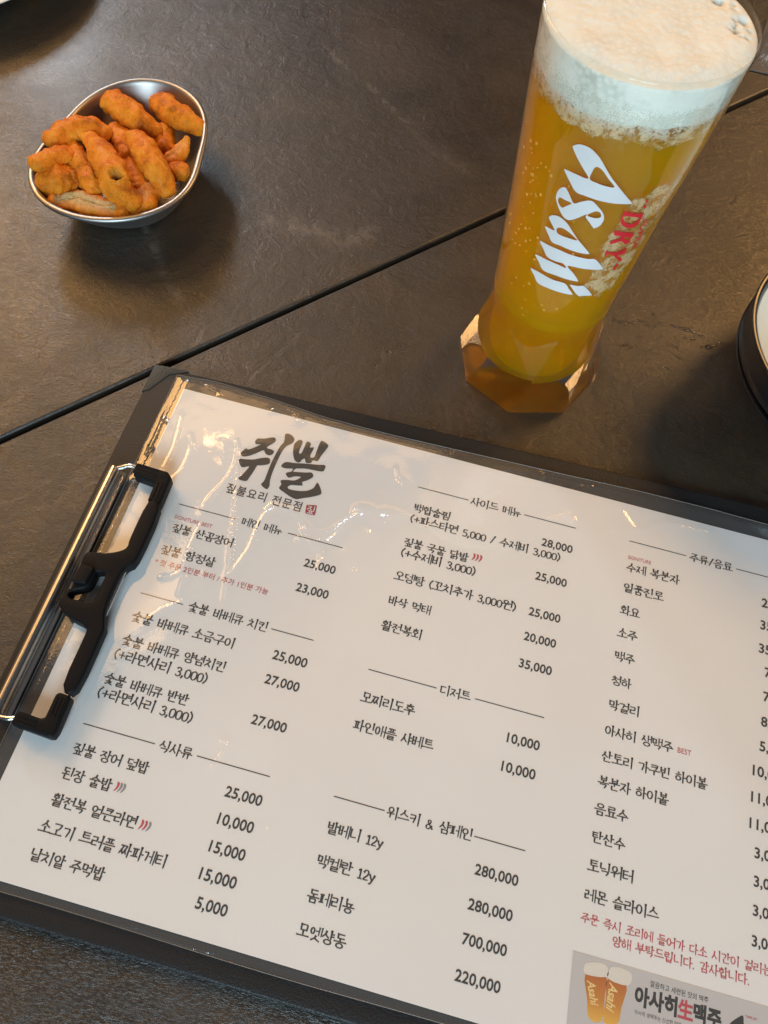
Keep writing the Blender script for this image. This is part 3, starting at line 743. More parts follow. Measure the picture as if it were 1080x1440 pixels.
def syllable(ch):
    k = ord(ch) - 0xAC00
    L, Vw, Tl = LEADS[k // 588], VOWS[(k % 588) // 28], TAILS[k % 28]
    tail = Tl != ' '
    out = []
    if Vw in VERT:
        wide = Vw in 'ㅐㅔㅖ'
        xi = (.37 if Vw in 'ㅔㅖ' else .43) if wide else (.50 if Vw in 'ㅓㅕ' else .54)
        if tail:
            out += box_strokes(L, (.05, .42, xi, .84))
            out += [('w' if wide else 'v', map_box(s, (xi + .02, .36, .98, .94))) for s in VERT[Vw]]
            out += box_strokes(Tl, (.20, -.02, .84, .31))
        else:
            out += box_strokes(L, (.04, .14, xi, .80))
            out += [('w' if wide else 'v', map_box(s, (xi + .02, -.02, .98, .94))) for s in VERT[Vw]]
    elif Vw in HORI:
        if tail:
            out += box_strokes(L, (.20, .60, .80, .93))
            out += [('s', map_box(s, (.02, .34, .98, .58))) for s in HORI[Vw]]
            out += box_strokes(Tl, (.20, -.03, .80, .29))
        else:
            out += box_strokes(L, (.18, .46, .82, .90))
            out += [('s', map_box(s, (.02, .0, .98, .44))) for s in HORI[Vw]]
    else:
        h, v = MIXV[Vw]
        if tail:
            out += box_strokes(L, (.10, .58, .56, .90))
            out += [('s', map_box(s, (.02, .33, .64, .58))) for s in HORI[h]]
            out += [('v', map_box(s, (.62, .30, .98, .94))) for s in VERT[v]]
            out += box_strokes(Tl, (.20, -.03, .84, .27))
        else:
            out += box_strokes(L, (.10, .46, .56, .88))
            out += [('s', map_box(s, (.02, .06, .64, .44))) for s in HORI[h]]
            out += [('v', map_box(s, (.62, -.02, .98, .94))) for s in VERT[v]]
    return out


def ribbon(kind, pts, V, F, z, wh=.066, wv=.105):
    serif = kind == 'v'
    if kind == 'w':
        wh, wv = wh * .85, wv * .78
    if kind in 'vw':
        kind = 's'
    if kind == 'c':
        C = catmull(pts, 3)
    else:
        C = []
        for a, b in zip(pts[:-1], pts[1:]):
            for k in range(6):
                t = k / 6
                C.append(np.array([a[0] + (b[0] - a[0]) * t, a[1] + (b[1] - a[1]) * t]))
        C.append(np.array(pts[-1], float))
        # soften the corners a little
        for _ in range(1):
            C = [C[0]] + [(C[i - 1] + 4 * C[i] + C[i + 1]) / 6 for i in range(1, len(C) - 1)] + [C[-1]]
    if kind == 's' and serif:
        t0 = np.array(pts[1], float) - np.array(pts[0], float)
        if abs(t0[1]) > 1.6 * abs(t0[0]) and np.linalg.norm(t0) > .2:
            b0 = len(V)
            c = np.array(pts[0], float)
            V += [(c[0] - wv * .95, c[1] - .005, z), (c[0] - wv * .2, c[1] + .045, z), (c[0] + wv * .62, c[1] + .0, z), (c[0] + wv * .45, c[1] - .11, z), (c[0] - wv * .40, c[1] - .08, z)]
            F.append((b0 + 4, b0 + 3, b0 + 2, b0 + 1, b0))
    m = len(C)
    L = np.concatenate([[0], np.cumsum([np.linalg.norm(C[i + 1] - C[i]) for i in range(m - 1)])])
    base = len(V)
    closed = kind == 'c' and np.linalg.norm(C[0] - C[-1]) < .02
    for i in range(m):
        t = C[min(i + 1, m - 1)] - C[max(i - 1, 0)]
        t = t / (np.linalg.norm(t) + 1e-9)
        w = math.sqrt((wh * t[0]) ** 2 + (wv * t[1]) ** 2)
        if not closed:
            d0, d1 = L[i], L[-1] - L[i]
            w *= 1 + .40 * math.exp(-d0 / .05)
            if kind == 's':
                w *= 1 - .30 * math.exp(-d1 / .06) * (1 if abs(t[1]) > .6 else -.7)
        n = np.array([-t[1], t[0]]) * w / 2
        c = C[i]
        if i == 0 and not closed:
            c = c - t * w * .30
        if i == m - 1 and not closed:
            c = c + t * w * .25
        V.append((c[0] + n[0], c[1] + n[1], z)); V.append((c[0] - n[0], c[1] - n[1], z))
    for i in range(m - 1):
        a = base + 2 * i
        F.append((a + 1, a + 3, a + 2, a))


def brush_text(s, weight=1.0):
    V, F = [], []
    x = 0.0
    k = 0
    for ch in s:
        if 0xAC00 <= ord(ch) <= 0xD7A3:
            st, adv = syllable(ch), .985
        elif ch in OTHER:
            adv, ss = OTHER[ch]
            st = [('c' if ch in CURVED and len(p) > 2 else 's', p) for p in ss]
        else:
            adv, st = .5, []
        for kind, p in st:
            k += 1
            ribbon(kind, [(q[0] + x, q[1]) for q in p], V, F, (k % 7) * 1e-6, .060 * weight, .108 * weight)
        x += adv
    return np.array(V), F


_font_cache = {}


def font_text(s, offset=0.0, spacing=1.0):
    key = (s, offset, spacing)
    if key in _font_cache:
        return _font_cache[key]
    c = bpy.data.curves.new('lettering', 'FONT')
    c.body = s
    c.size = 1.0
    c.resolution_u = 3
    c.offset = offset
    c.space_character = spacing
    o = bpy.data.objects.new('tmp', c)
    COL.objects.link(o)
    bpy.context.view_layer.update()
    me = bpy.data.meshes.new_from_object(o.evaluated_get(bpy.context.evaluated_depsgraph_get()))
    V = np.array([tuple(v.co) for v in me.vertices])
    V[:, 2] = 0
    F = [tuple(p.vertices) for p in me.polygons]
    bpy.data.objects.remove(o)
    bpy.data.meshes.remove(me)
    _font_cache[key] = (V, F)
    return V, F


# ------------------------------------------------------------------ clipboard
Z_PAPER = 0.005
clip = thing('clipboard', 'black leatherette clipboard with chrome and rubber clip holding the menu', 'clipboard', (0.14, 0.105, 0))


def rounded_quad(c, r=4, n=5):
    out = []
    m = len(c)
    for i in range(m):
        p = np.array(c[i], float); a = np.array(c[i - 1], float); b = np.array(c[(i + 1) % m], float)
        u = (a - p) / np.linalg.norm(a - p); v = (b - p) / np.linalg.norm(b - p)
        for k in range(n + 1):
            t = k / n
            out.append(tuple(p + u * r * (1 - t) ** 2 + v * r * t ** 2))
    return out


board = rounded_quad([(-17.6, -10.6), (306, -10.6), (306, 228.8), (-17.6, 219.2)], 4)
me = smooth_angle(poly_prism(scl(board), [], 0.0002, 0.0040, 0.0009, 'board'), 40)
link('board', me, M_LEATHER, clip)
patch = [(-17.9, 219.4), (-12, 220.0), (-1.5, 220.2), (-5.8, 217.6), (-9.5, 216.0), (-15.2, 205.0), (-17.9, 203.5)]
me = smooth_angle(poly_prism(scl(patch), [], 0.0030, 0.00435, 0.0002, 'corner_patch'), 40)
link('corner_patch', me, M_PATCH, clip)

# clip: bent chrome bar
prof = [(-14.0, 4.1), (-13.9, 7.4), (-13.3, 9.4), (-12.2, 10.6), (-10.9, 10.9), (-9.8, 10.2), (-9.0, 8.6), (-8.6, 7.2), (-7.9, 6.5), (-6.9, 6.25), (-6.75, 5.9),
        (-8.2, 5.8), (-9.2, 6.6), (-9.8, 8.2), (-10.6, 9.2), (-11.4, 9.3), (-12.4, 8.4), (-12.8, 7.0), (-12.9, 4.1)]
ys = [159.8, 159.5, 130, 100, 75, 51.9, 51.5]
V, F = [], []
for i, y in enumerate(ys):
    sh = (160 - y) * 0.004
    for x, z in catmull([(a, b) for a, b in prof], 3, True):
        V.append(((x + sh) * MMU, y * MMU, z * MMU))
np_ = len(prof) * 3
for i in range(len(ys) - 1):
    for j in range(np_):
        j2 = (j + 1) % np_
        F.append((i * np_ + j, i * np_ + j2, (i + 1) * np_ + j2, (i + 1) * np_ + j))
F.append(tuple(range(np_)))
F.append(tuple((len(ys) - 1) * np_ + j for j in range(np_ - 1, -1, -1)))
me = smooth_angle(mesh_from('clip_bar', V, F), 40)
link('clip_bar', me, M_CHROME, clip)
# wire lever
w = [(*p, 10.2) for p in CLIP_DATA['wire']]
w[0] = (w[0][0] - 2, w[0][1], 9); w[-1] = (w[-1][0] - 2, w[-1][1], 9)
wp = [tuple(np.array(p) * MMU) for p in catmull(w, 6)]
V, F = tube(wp, [0.0010] * len(wp), 12)
link('wire_lever', smooth_angle(mesh_from('wire_lever', V, F), 50), M_CHROME, clip)
for key in ('pad_up', 'pad_lo'):
    pts = rounded_quad(CLIP_DATA[key], 0.55, 3)
    me = smooth_angle(poly_prism(scl(pts), [], 0.0068, 0.0132, 0.0011, 'corner_grip'), 40)
    g = link('corner_grip', me, M_RUBBER, clip)
    # moulded ribs
    if key == 'pad_up':
        ribs = [((-0.5, 161.9), (8.5, 161.6)), ((-0.6, 160.3), (8.6, 160.0)), ((-0.7, 158.7), (8.6, 158.4)), ((10.6, 156.5), (10.9, 149.0)), ((12.3, 156.5), (12.5, 149.0))]
    else:
        ribs = [((-0.9, 52.3), (6.0, 51.9)), ((-0.9, 50.8), (6.4, 50.4)), ((-0.8, 49.4), (6.8, 49.0)), ((9.7, 61.8), (10.1, 55.5)), ((11.2, 61.8), (11.4, 55.0)), ((12.6, 61.6), (12.8, 55.0))]
    V, F = [], []
    for a, b in ribs:
        v, f = tube([(a[0] * MMU, a[1] * MMU, 0.0131), (b[0] * MMU, b[1] * MMU, 0.0131)], [0.00042] * 2, 8)
        k = len(V)
        V += v
        F += [tuple(i + k for i in q) for q in f]
    link('grip_rib', smooth_angle(mesh_from('grip_rib', V, F), 50), M_RUBBER, g)
gp = [tuple(p) for p in catmull(CLIP_DATA['grip'], 3, True)]
hp = [tuple(p) for p in catmull(CLIP_DATA['hole'], 3, True)]
me = smooth_angle(poly_prism(scl(gp), [scl(hp)], 0.0074, 0.0138, 0.0009, 'lever_grip', 3), 45)
lever = link('lever_grip', me, M_RUBBER, clip)
catch = rounded_quad([(-3.6, 112.6), (2.2, 112.4), (1.6, 105.2), (-4.0, 104.4)], 0.9, 4)
me = smooth_angle(poly_prism(scl(catch), [], 0.0130, 0.0158, 0.0007, 'catch_block'), 40)
link('catch_block', me, M_RUBBER, lever)

# ------------------------------------------------------------------ menu sheet and its printing
menu = thing('menu_sheet', 'white printed Korean food and drink menu lying in a clear sleeve', 'menu', (0.1485, 0.105, Z_PAPER))
V, F = [], []
nx, ny = 30, 21
for j in range(ny + 1):
    for i in range(nx + 1):
        V.append((0.297 * i / nx, 0.210 * j / ny, Z_PAPER))
for j in range(ny):
    for i in range(nx):
        a = j * (nx + 1) + i
        F.append((a, a + 1, a + nx + 2, a + nx + 1))
obj('paper', V, F, M_PAPER, menu)
Z_INK = Z_PAPER + 0.00010


def place(V, F, x0, yc, x1, name, mat, z=Z_INK, parent=menu, ymul=1.0, mid=None, ang=0.0, shear=0.0):
    V = np.array(V, float)
    lo, hi = V[:, 0].min(), V[:, 0].max()
    k = (x1 - x0) / (hi - lo)
    if mid is None:
        mid = (V[:, 1].min() + V[:, 1].max()) / 2
    yy = (V[:, 1] - mid) * k * ymul
    x = (V[:, 0] - lo) * k + shear * yy
    P = np.stack([(x0 + x * math.cos(ang) - yy * math.sin(ang)) * MMU, (yc + x * math.sin(ang) + yy * math.cos(ang)) * MMU, z + V[:, 2]], 1)
    return obj(name, P, F, mat, parent)


headings = {}
for kind, s, x0, y0, x1, y1, st in T_DATA:
    yc = (y0 + y1) / 2
    if kind == 'heading':
        V, F = brush_text(s, 1.22)
        headings[s] = place(V, F, x0, yc, x1, 'section_heading', M_INK, mid=.45)
        last = headings[s]
        lasty = yc
    elif kind == 'rule':
        h = 0.16
        obj('rule_line', [(x0 * MMU, (lasty - h) * MMU, Z_INK), (x1 * MMU, (lasty - h) * MMU, Z_INK), (x1 * MMU, (lasty + h) * MMU, Z_INK), (x0 * MMU, (lasty + h) * MMU, Z_INK)],
            [(0, 1, 2, 3)], M_INK, last)
    elif kind == 'item':
        V, F = brush_text(s, 1.28)
        place(V, F, x0, yc, x1, 'item_text', M_INK, mid=.44)
    elif kind == 'price':
        V, F = font_text(s, 0.018)
        place(V, F, x0, yc, x1, 'price_text', M_INK, mid=.34, ymul=1.02)
    elif kind == 'slogan':
        V, F = font_text(s, 0.010, 1.12)
        place(V, F, x0, yc, x1, 'slogan_text', M_LOGO, ymul=1.1)
    elif kind == 'badge':
        V, F = font_text(s, 0.0)
        place(V, F, x0, yc, x1, 'badge_text', M_RED, ymul=1.12)
    elif kind == 'note':
        if st == 'redg':
            V, F = font_text(s, 0.004)
            place(V, F, x0, yc, x1, 'note_text', M_RED)
        else:
            V, F = brush_text(s, 1.1)
            yy = {'주': 40.0, '양': 35.4}[s[0]]
            place(V, F, x0, yy, x1, 'note_text', M_RED, mid=.44)
    elif kind == 'ad':
        pass

for x0, y0, x1, y1, cc in CH_DATA:
    for k, c in enumerate(cc):
        cx = x0 + 0.8 + (x1 - x0 - 1.0) * k / 2.6
        lf = catmull([(-.05, .50), (.30, .46), (.42, .12), (.22, -.28), (-.18, -.55), (.02, -.10), (.04, .20)], 4, True)
        P = [((cx + v[0] * 2.3) * MMU, ((y0 + y1) / 2 + v[1] * 3.2) * MMU, Z_INK) for v in lf]
        F = [tuple(range(len(P) - 1, -1, -1))]
        obj('chili_mark', P, F, M_RED if c == 'r' else M_GREYINK, menu)

V, F = [], []
logo_me = None
lg = []
for k, pl in enumerate(LOGO_DATA):
    pts = catmull(pl, 3, True)
    me = poly_prism(scl([tuple(p) for p in pts]), [], 0, 0, 0, 'logo')
    b = len(V)
    V += [(v.co.x, v.co.y, Z_INK + k * 2e-6) for v in me.vertices]
    F += [tuple(i + b for i in p.vertices) for p in me.polygons]
obj('logo_text', V, F, M_LOGO, menu)
pts = rounded_quad(STAMP_DATA, .6, 3)
me = poly_prism(scl(pts), [], 0, 0, 0, 'seal_mark')
me.transform(Matrix.Translation((0, 0, Z_INK)))
seal = link('seal_mark', me, simple('seal_red_ink', (0.36, 0.03, 0.04), 0.6), menu)
V, F = brush_text('짚', 1.15)
place(V, F, 72.5, 166.5, 76.0, 'seal_text', M_WHITE, z=Z_INK + 4e-5, parent=seal, mid=.45, ymul=1.05)

# advert printed at the foot of the third column
ad = AD_DATA['rect']
Z_AD = Z_INK
adp = [ad[0], (297.0, ad[0][1] + .2), (297.0, 0.2), (ad[3][0], 0.2)]
pic = obj('advert_picture', [(x * MMU, y * MMU, Z_AD) for x, y in adp], [(0, 1, 2, 3)], M_ADBG, menu)


def flat(name, pts, z, mat, parent, low=False, n=3):
    q = catmull(pts, n, True)
    me = poly_prism(scl([tuple(p) for p in q]), [], 0, 0, 0, name)
    me.transform(Matrix.Translation((0, 0, z)))
    if low:
        bm = bmesh.new(); bm.from_mesh(me)
        bmesh.ops.triangulate(bm, faces=bm.faces)
        bmesh.ops.subdivide_edges(bm, edges=bm.edges, cuts=2)
        bm.to_mesh(me); bm.free()
        ysv = np.array([v.co.y for v in me.vertices])
        a = me.attributes.new('low', 'FLOAT', 'POINT')
        a.data.foreach_set('value', ((ysv.max() - ysv) / (ysv.max() - ysv.min())).astype(np.float32))
    return link(name, me, mat, parent)


for g, f, w in (('g1', 'f1', 'w1'), ('g2', 'f2', 'w2')):
    flat('printed_glass', AD_DATA[g], Z_AD + 3e-5, M_ADBEER, pic, True)
    flat('printed_foam', AD_DATA[f], Z_AD + 5e-5, M_ADFOAM, pic)
    a, b = AD_DATA[w]
    V, F = font_text('Asahi', 0.02)
    L = math.hypot(b[0] - a[0], b[1] - a[1])
    place(V, F, a[0], a[1], a[0] + L, 'printed_lettering', M_ADGOLD, z=Z_AD + 6e-5, parent=pic, ymul=1.2, ang=math.atan2(b[1] - a[1], b[0] - a[0]), shear=.3)
for kind, s, x0, y0, x1, y1, st in T_DATA:
    if kind != 'ad':
        continue
    off = {'adg': .005, 'adb': .045, 'adr': .035, 'ads': .0}[st]
    V, F = font_text(s, off)
    mt = M_REDMARK if st == 'adr' else M_INK
    yc = (y0 + y1) / 2
    if st in ('adb', 'adr'):
        yc = 21.2
    place(V, F, x0, yc, x1, 'advert_text', M_RED if st == 'adr' else M_INK, z=Z_AD + 4e-5, parent=pic, ymul=1.12)
V, F = font_text('유지하여 더욱 부드러운 맥주입니다', 0)
place(V, F, 240, 13.6, 258, 'advert_text', M_INK, z=Z_AD + 4e-5, parent=pic)
flat('printed_emblem', AD_DATA['A'], Z_AD + 4e-5, M_INK, pic)
V, F = font_text('“SUPER DRY”', 0.01)
a, b = AD_DATA['sd']
place(V, F, a[0], (a[1] + b[1]) / 2, b[0] - 1, 'advert_text', M_RED, z=Z_AD + 4e-5, parent=pic, ymul=1.4)

# ------------------------------------------------------------------ clear sleeve
sleeve = thing('plastic_sleeve', 'clear wrinkled plastic sleeve around the menu, held under the clip', 'sleeve', (0.1485, 0.105, 0.0045))
FTOP = [(-6, 216.9), (-4.8, 216.8), (-2.5, 216.2), (11.4, 218.1), (41.3, 216.5), (67.7, 213.9), (101.4, 214.0), (147.8, 215.6), (180.7, 216.7), (213.3, 218.1), (245.8, 218.4), (271.6, 217.9), (306, 218)]


def build_sleeve():
    xs = np.arange(-5.8, 303.0, 0.42)
    nv = 520
    top = np.interp(xs, [p[0] for p in FTOP], [p[1] for p in FTOP])
    top = np.convolve(np.pad(top, 14, 'edge'), np.ones(29) / 29, 'valid')
    bot = -3.2 + 0.35 * np.sin(xs / 23.0)
    t = np.linspace(0, 1, nv)
    X = np.repeat(xs[None, :], nv, 0)
    Y = bot[None, :] + t[:, None] * (top - bot)[None, :]
    P = np.stack([X.ravel(), Y.ravel()], 1)
    H = np.zeros(len(P))
    # slow waviness
    rng = np.random.RandomState(7)
    for k in range(16):
        a = rng.uniform(0, math.pi)
        wl = rng.uniform(28, 95)
        ph = rng.uniform(0, 6.28)
        H += 0.0055 * wl / 16 * np.sin((P[:, 0] * math.cos(a) + P[:, 1] * math.sin(a)) * 2 * math.pi / wl + ph)
    for k in range(26):
        a = rng.uniform(0, math.pi)
        wl = rng.uniform(7, 20)
        ph = rng.uniform(0, 6.28)
        H += 0.0042 * wl / 12 * np.sin((P[:, 0] * math.cos(a) + P[:, 1] * math.sin(a)) * 2 * math.pi / wl + ph + 1.2 * np.sin(P[:, 0] / 31 + k) * np.cos(P[:, 1] / 27 - k))
    # creases pressed into the film
    jx = np.array([0.7 * noise.noise(Vector((a * 0.35, b * 0.35, 3.1))) for a, b in P[::1]]) if False else 0.7 * np.sin(P[:, 0] * 1.9 + 1.3 * np.sin(P[:, 1] * 1.1)) * np.sin(P[:, 1] * 1.7 + P[:, 0] * .6)
    jy = 0.6 * np.sin(P[:, 1] * 2.3 + 1.1 * np.sin(P[:, 0] * 1.3)) * np.sin(P[:, 0] * 1.4)
    Q = P + np.stack([jx, jy], 1) * 0.22
    for w, pl in CRE_DATA:
        pl = catmull(pl, 2)
        A = np.array(pl)
        lo, hi = A.min(0) - 6, A.max(0) + 6
        m = np.where((Q[:, 0] > lo[0]) & (Q[:, 0] < hi[0]) & (Q[:, 1] > lo[1]) & (Q[:, 1] < hi[1]))[0]
        if not len(m):
            continue
        d = np.min([seg_dist(Q[m], a, b) for a, b in zip(pl[:-1], pl[1:])], 0)
        H[m] += w * (0.42 * np.exp(-(d / 0.85) ** 2) + 0.12 * np.exp(-(d / 3.0) ** 2))
    # welded chain of little loops along the binding edge
    m = np.where(P[:, 0] < -0.2)[0]
    ph = ((P[m, 1] % 3.3) - 1.65) / 1.5
    rx = (P[m, 0] + 2.7) / 0.95
    rr = np.hypot(ph, rx)
    H[m] += 0.17 * np.exp(-((rr - 0.85) / 0.22) ** 2)
    # bagging up where the clip squeezes it
    H += 0.25 * np.exp(-((P[:, 0] - 10) / 14) ** 2 - ((P[:, 1] - 185) / 16) ** 2)
    H -= H.min()
    Z = 5.35 + H
    edge = np.minimum.reduce([P[:, 0] + 5.8, (t[:, None] * (top - bot)[None, :]).ravel(), ((1 - t[:, None]) * (top - bot)[None, :]).ravel()])
    Z = np.where(edge < 3.0, 4.75 + (Z - 4.75) * (0.35 + 0.65 * np.clip(edge / 3.0, 0, 1)), Z)
    lf = np.clip((P[:, 0] + 5.8) / 6.6, 0, 1)
    Z = np.where(P[:, 0] < 0.8, 4.62 + (Z - 4.62) * lf, Z)
    yw = np.clip((P[:, 1] - 60) / 6, 0, 1) * np.clip((161 - P[:, 1]) / 6, 0, 1)
    Z += yw * (1.0 + .12 * np.sin(P[:, 1] * 1.1) + .08 * np.sin(P[:, 1] * 3.7)) * 1.15 * np.exp(-((P[:, 0] + 2.4) / 1.9) ** 2)
    V = np.stack([P[:, 0], P[:, 1], Z], 1) * MMU
    m = len(xs)
    k = np.arange((nv - 1) * (m - 1))
    i, j = k // (m - 1), k % (m - 1)
    F = np.stack([i * m + j, i * m + j + 1, (i + 1) * m + j + 1, (i + 1) * m + j], 1)
    me = bpy.data.meshes.new('front_film')
    me.from_pydata(V.tolist(), [], F.tolist())
    me.polygons.foreach_set('use_smooth', [True] * len(me.polygons))
    me.update()
    link('front_film', me, M_FILM, sleeve)
    # welded, slightly thicker border of the sleeve
    G = V.reshape(nv, m, 3)
    EV, EF = [], []
    for line in (G[-1, ::3], G[0, ::3], G[::3, 0]):
        v, f = tube([p + np.array([0, 0, .00008]) for p in line], [.00016] * len(line), 6)
        k0 = len(EV)
        EV += v
        EF += [tuple(i + k0 for i in q) for q in f]
    obj('sleeve_edge', EV, EF, M_EDGE, sleeve, True)
    # back film below the paper
    V2 = [(x * MMU, y * MMU, 0.0046) for x, y in [(-5.8, -3.2), (303, -3.2)]]
    tp = [(float(x) * MMU, float(y - .3) * MMU, 0.0046) for x, y in zip(xs[::-8], top[::-8])]
    V2 += tp
    obj('back_film', V2, [tuple(range(len(V2)))], M_FILM, sleeve)


build_sleeve()

# ------------------------------------------------------------------ beer glass
GX, GY = 0.1513, 0.2801
PR = [(0.0, .0250), (.030, .0253), (.039, .0255), (.043, .0256), (.050, .0264), (.065, .0274), (.082, .0285), (.098, .0293), (.114, .0305), (.1285, .0316), (.142, .0327), (.153, .0334), (.165, .0341), (.171, .0345)]


def r_out(z):
    return float(np.interp(z, [p[0] for p in PR], [p[1] for p in PR]))


glass = thing('beer_glass', 'tall flared beer glass with faceted octagonal foot and white script lettering', 'glass', (GX, GY, 0))
Z_BASE = 0.051


def build_glass():
    # upper wall: round shell with a rounded lip
    n = 128
    zs = list(np.linspace(Z_BASE, 0.1695, 40))
    outer = [(r_out(z), z) for z in zs]
    lip = [(r_out(.171) + .0002, .1704), (r_out(.171) - .0002, .1711), (r_out(.171) - .0008, .1714), (r_out(.171) - .0010, .1710), (r_out(.171) - .0007, .1703)]
    inner = [(r_out(z) - .0005, z) for z in zs[::-1]]
    V, F = lathe(outer + lip + inner, n, (GX, GY))
    link('glass_wall', smooth_angle(mesh_from('glass_wall', V, F), 60), M_THIN, glass)
    # solid foot: octagonal frustum with a slight twist that dies into the round wall
    sub = 12
    n = 8 * sub
    V, F = [], []
    levels = [0.0, 0.0006, 0.0016] + list(np.linspace(0.004, Z_BASE, 54))
    for li, z in enumerate(levels):
        rc = r_out(z)
        Rv = .0352 - (.0352 - .0262) * min(z / .046, 1.0) ** 0.92
        if li == 0:
            Rv -= .0011
        elif li == 1:
            Rv -= .0003
        tw = math.radians(-95.0 + 26.0 * (z / .055))
        for j in range(n):
            a = 2 * math.pi * j / n
            loc = ((j % sub) / sub - .5) * math.pi / 4
            ro = Rv * math.cos(math.pi / 8) / math.cos(loc)
            r = max(rc, ro) if z > .003 else ro
            V.append((GX + r * math.cos(a + tw), GY + r * math.sin(a + tw), z + 0.0003))
    m = len(levels)
    # cavity
    cav = [(r_out(Z_BASE) - .0004, Z_BASE), (r_out(.044) - .0010, .044), (.0233, .036), (.0229, .028), (.0224, .0200), (.0208, .0142), (.0168, .0112), (.0080, .0100), (.0008, .0098)]
    for r, z in cav:
        for j in range(n):
            a = 2 * math.pi * j / n + math.radians(-95 + 26)
            V.append((GX + r * math.cos(a), GY + r * math.sin(a), z + .0003))
    mm_ = m + len(cav)
    for i in range(mm_ - 1):
        for j in range(n):
            j2 = (j + 1) % n
            F.append((i * n + j, i * n + j2, (i + 1) * n + j2, (i + 1) * n + j))
    F.append(tuple(range(n - 1, -1, -1)))
    F.append(tuple((mm_ - 1) * n + j for j in range(n)))
    link('glass_foot', smooth_angle(mesh_from('glass_foot', V, F), 14), M_GLASS, glass)


build_glass()


def wrap_marks(shapes, name, mat, lift=0.00022):
    """flat shapes in (angle, height mm) laid on the glass wall"""
    V, F = [], []
    for loops in shapes:
        ls = []
        for lp in loops:
            q = catmull(lp, 4, True) if len(lp) > 4 else [np.array(p) for p in lp]
            ls.append([(p[0] * .030, p[1] * MMU) for p in q])
        me = poly_prism(ls[0], ls[1:], 0, 0, 0, 'mark')
        bm = bmesh.new(); bm.from_mesh(me)
        x = -0.10
        while x < 0.10:
            bmesh.ops.bisect_plane(bm, geom=bm.verts[:] + bm.edges[:] + bm.faces[:], plane_co=(x, 0, 0), plane_no=(1, 0, 0))
            x += 0.0012
        bm.verts.ensure_lookup_table()
        b = len(V)
        for v in bm.verts:
            a = v.co.x / .030
            z = v.co.y
            r = r_out(z) + lift
            V.append((GX + r * math.cos(a), GY + r * math.sin(a), z))
        bm.verts.index_update()
        F += [tuple(v.index + b for v in f.verts) for f in bm.faces]
        bm.free()
    return link(name, smooth_angle(mesh_from(name, V, F), 60), mat, glass)


wrap_marks(MARK_DATA, 'white_lettering', M_MARK)
wrap_marks(RED_DATA, 'red_lettering', M_REDMARK)
# small word beside the red lettering
Vt, Ft = font_text('SUPER', 0.0)
o0, o1, o2 = [np.array((p[0] * 30.0, p[1])) for p in SUP_DATA]
ex = (o1 - o0); ey = (o2 - o0)
lo, hi = Vt.min(0), Vt.max(0)
VV = []
for v in Vt:
    q = o0 + ex * (v[0] - lo[0]) / (hi[0] - lo[0]) + ey * .85 * (v[1] - lo[1]) / (hi[1] - lo[1])
    a, z = q[0] / 30.0, q[1] * MMU
    r = r_out(z) + .00022
    VV.append((GX + r * math.cos(a), GY + r * math.sin(a), z))
obj('small_lettering', VV, Ft, M_REDMARK, glass)

# ------------------------------------------------------------------ beer, foam, lacing
beer = thing('beer', 'golden beer with a thick white head filling the tall glass', 'beer', (GX, GY, .014))
Z_FOAM = 0.1555
prof = [(.0004, .0097), (.0080, .0099), (.0169, .0111), (.0209, .0141), (.0225, .0199), (.0230, .0280), (.0234, .036)] + [(r_out(z) - np.interp(z, (.040, .044, .0508, .0522, .059), (.00150, .00090, .00032, .00032, .00060)), z) for z in list(np.linspace(.040, .059, 14)) + list(np.linspace(.064, Z_FOAM, 20))] + [(.0004, Z_FOAM)]
V, F = lathe([(r, z + .0003) for r, z in prof], 96, (GX, GY))
link('beer_liquid', smooth_angle(mesh_from('beer_liquid', V, F), 60), M_BEER, beer)


def build_foam():
    n = 240
    V, F, side, pit = [], [], [], []
    prof = []
    for z in np.linspace(Z_FOAM - .0005, .1686, 18):
        prof.append((r_out(z) - .00058, z, 0))
    rt = r_out(.1686) - .00058
    for k in range(1, 46):
        t = k / 45
        prof.append((rt * (1 - t) + .0002, .1686 + .0016 * math.sin(min(t * 4, 1) * math.pi / 2), t))
    rnd = random.Random(5)
    pits = [(rnd.uniform(.0, .95), rnd.uniform(.74, .93), rnd.choice((.0006, .0008, .0010, .0015))) for _ in range(26)]
    for r, z, t in prof:
        for j in range(n):
            a = 2 * math.pi * j / n
            zz = z
            pv = 0.0
            if t == 0:
                k = (z - Z_FOAM) / .0143
                zz = z + (1 - k) * .0022 * noise.noise(Vector((math.cos(a) * 3, math.sin(a) * 3, 1)))
            else:
                x, y = r * math.cos(a), r * math.sin(a)
                zz += .0005 * noise.noise(Vector((x * 120, y * 120, 0))) + .00025 * noise.noise(Vector((x * 420, y * 420, 4)))
                for pa, pr_, ps in pits:
                    px, py = rt * pr_ * math.cos(pa), rt * pr_ * math.sin(pa)
                    d = math.hypot(x - px, y - py)
                    if d < ps * 2:
                        zz -= .0014 * math.exp(-(d / ps) ** 2)
                        pv = max(pv, .85 * math.exp(-(d / (ps * .7)) ** 2))
            V.append((GX + r * math.cos(a), GY + r * math.sin(a), zz))
            side.append(1.0 if t == 0 else 0.0)
            pit.append(pv)
    m = len(prof)
    for i in range(m - 1):
        for j in range(n):
            j2 = (j + 1) % n
            F.append((i * n + j, i * n + j2, (i + 1) * n + j2, (i + 1) * n + j))
    F.append(tuple((m - 1) * n + j for j in range(n)))
    me = mesh_from('foam_head', V, F, True)
    at = me.attributes.new('side', 'FLOAT', 'POINT')
    at.data.foreach_set('value', np.array(side, np.float32))
    at = me.attributes.new('pit', 'FLOAT', 'POINT')
    at.data.foreach_set('value', np.array(pit, np.float32))
    link('foam_head', me, M_FOAM, beer)


build_foam()


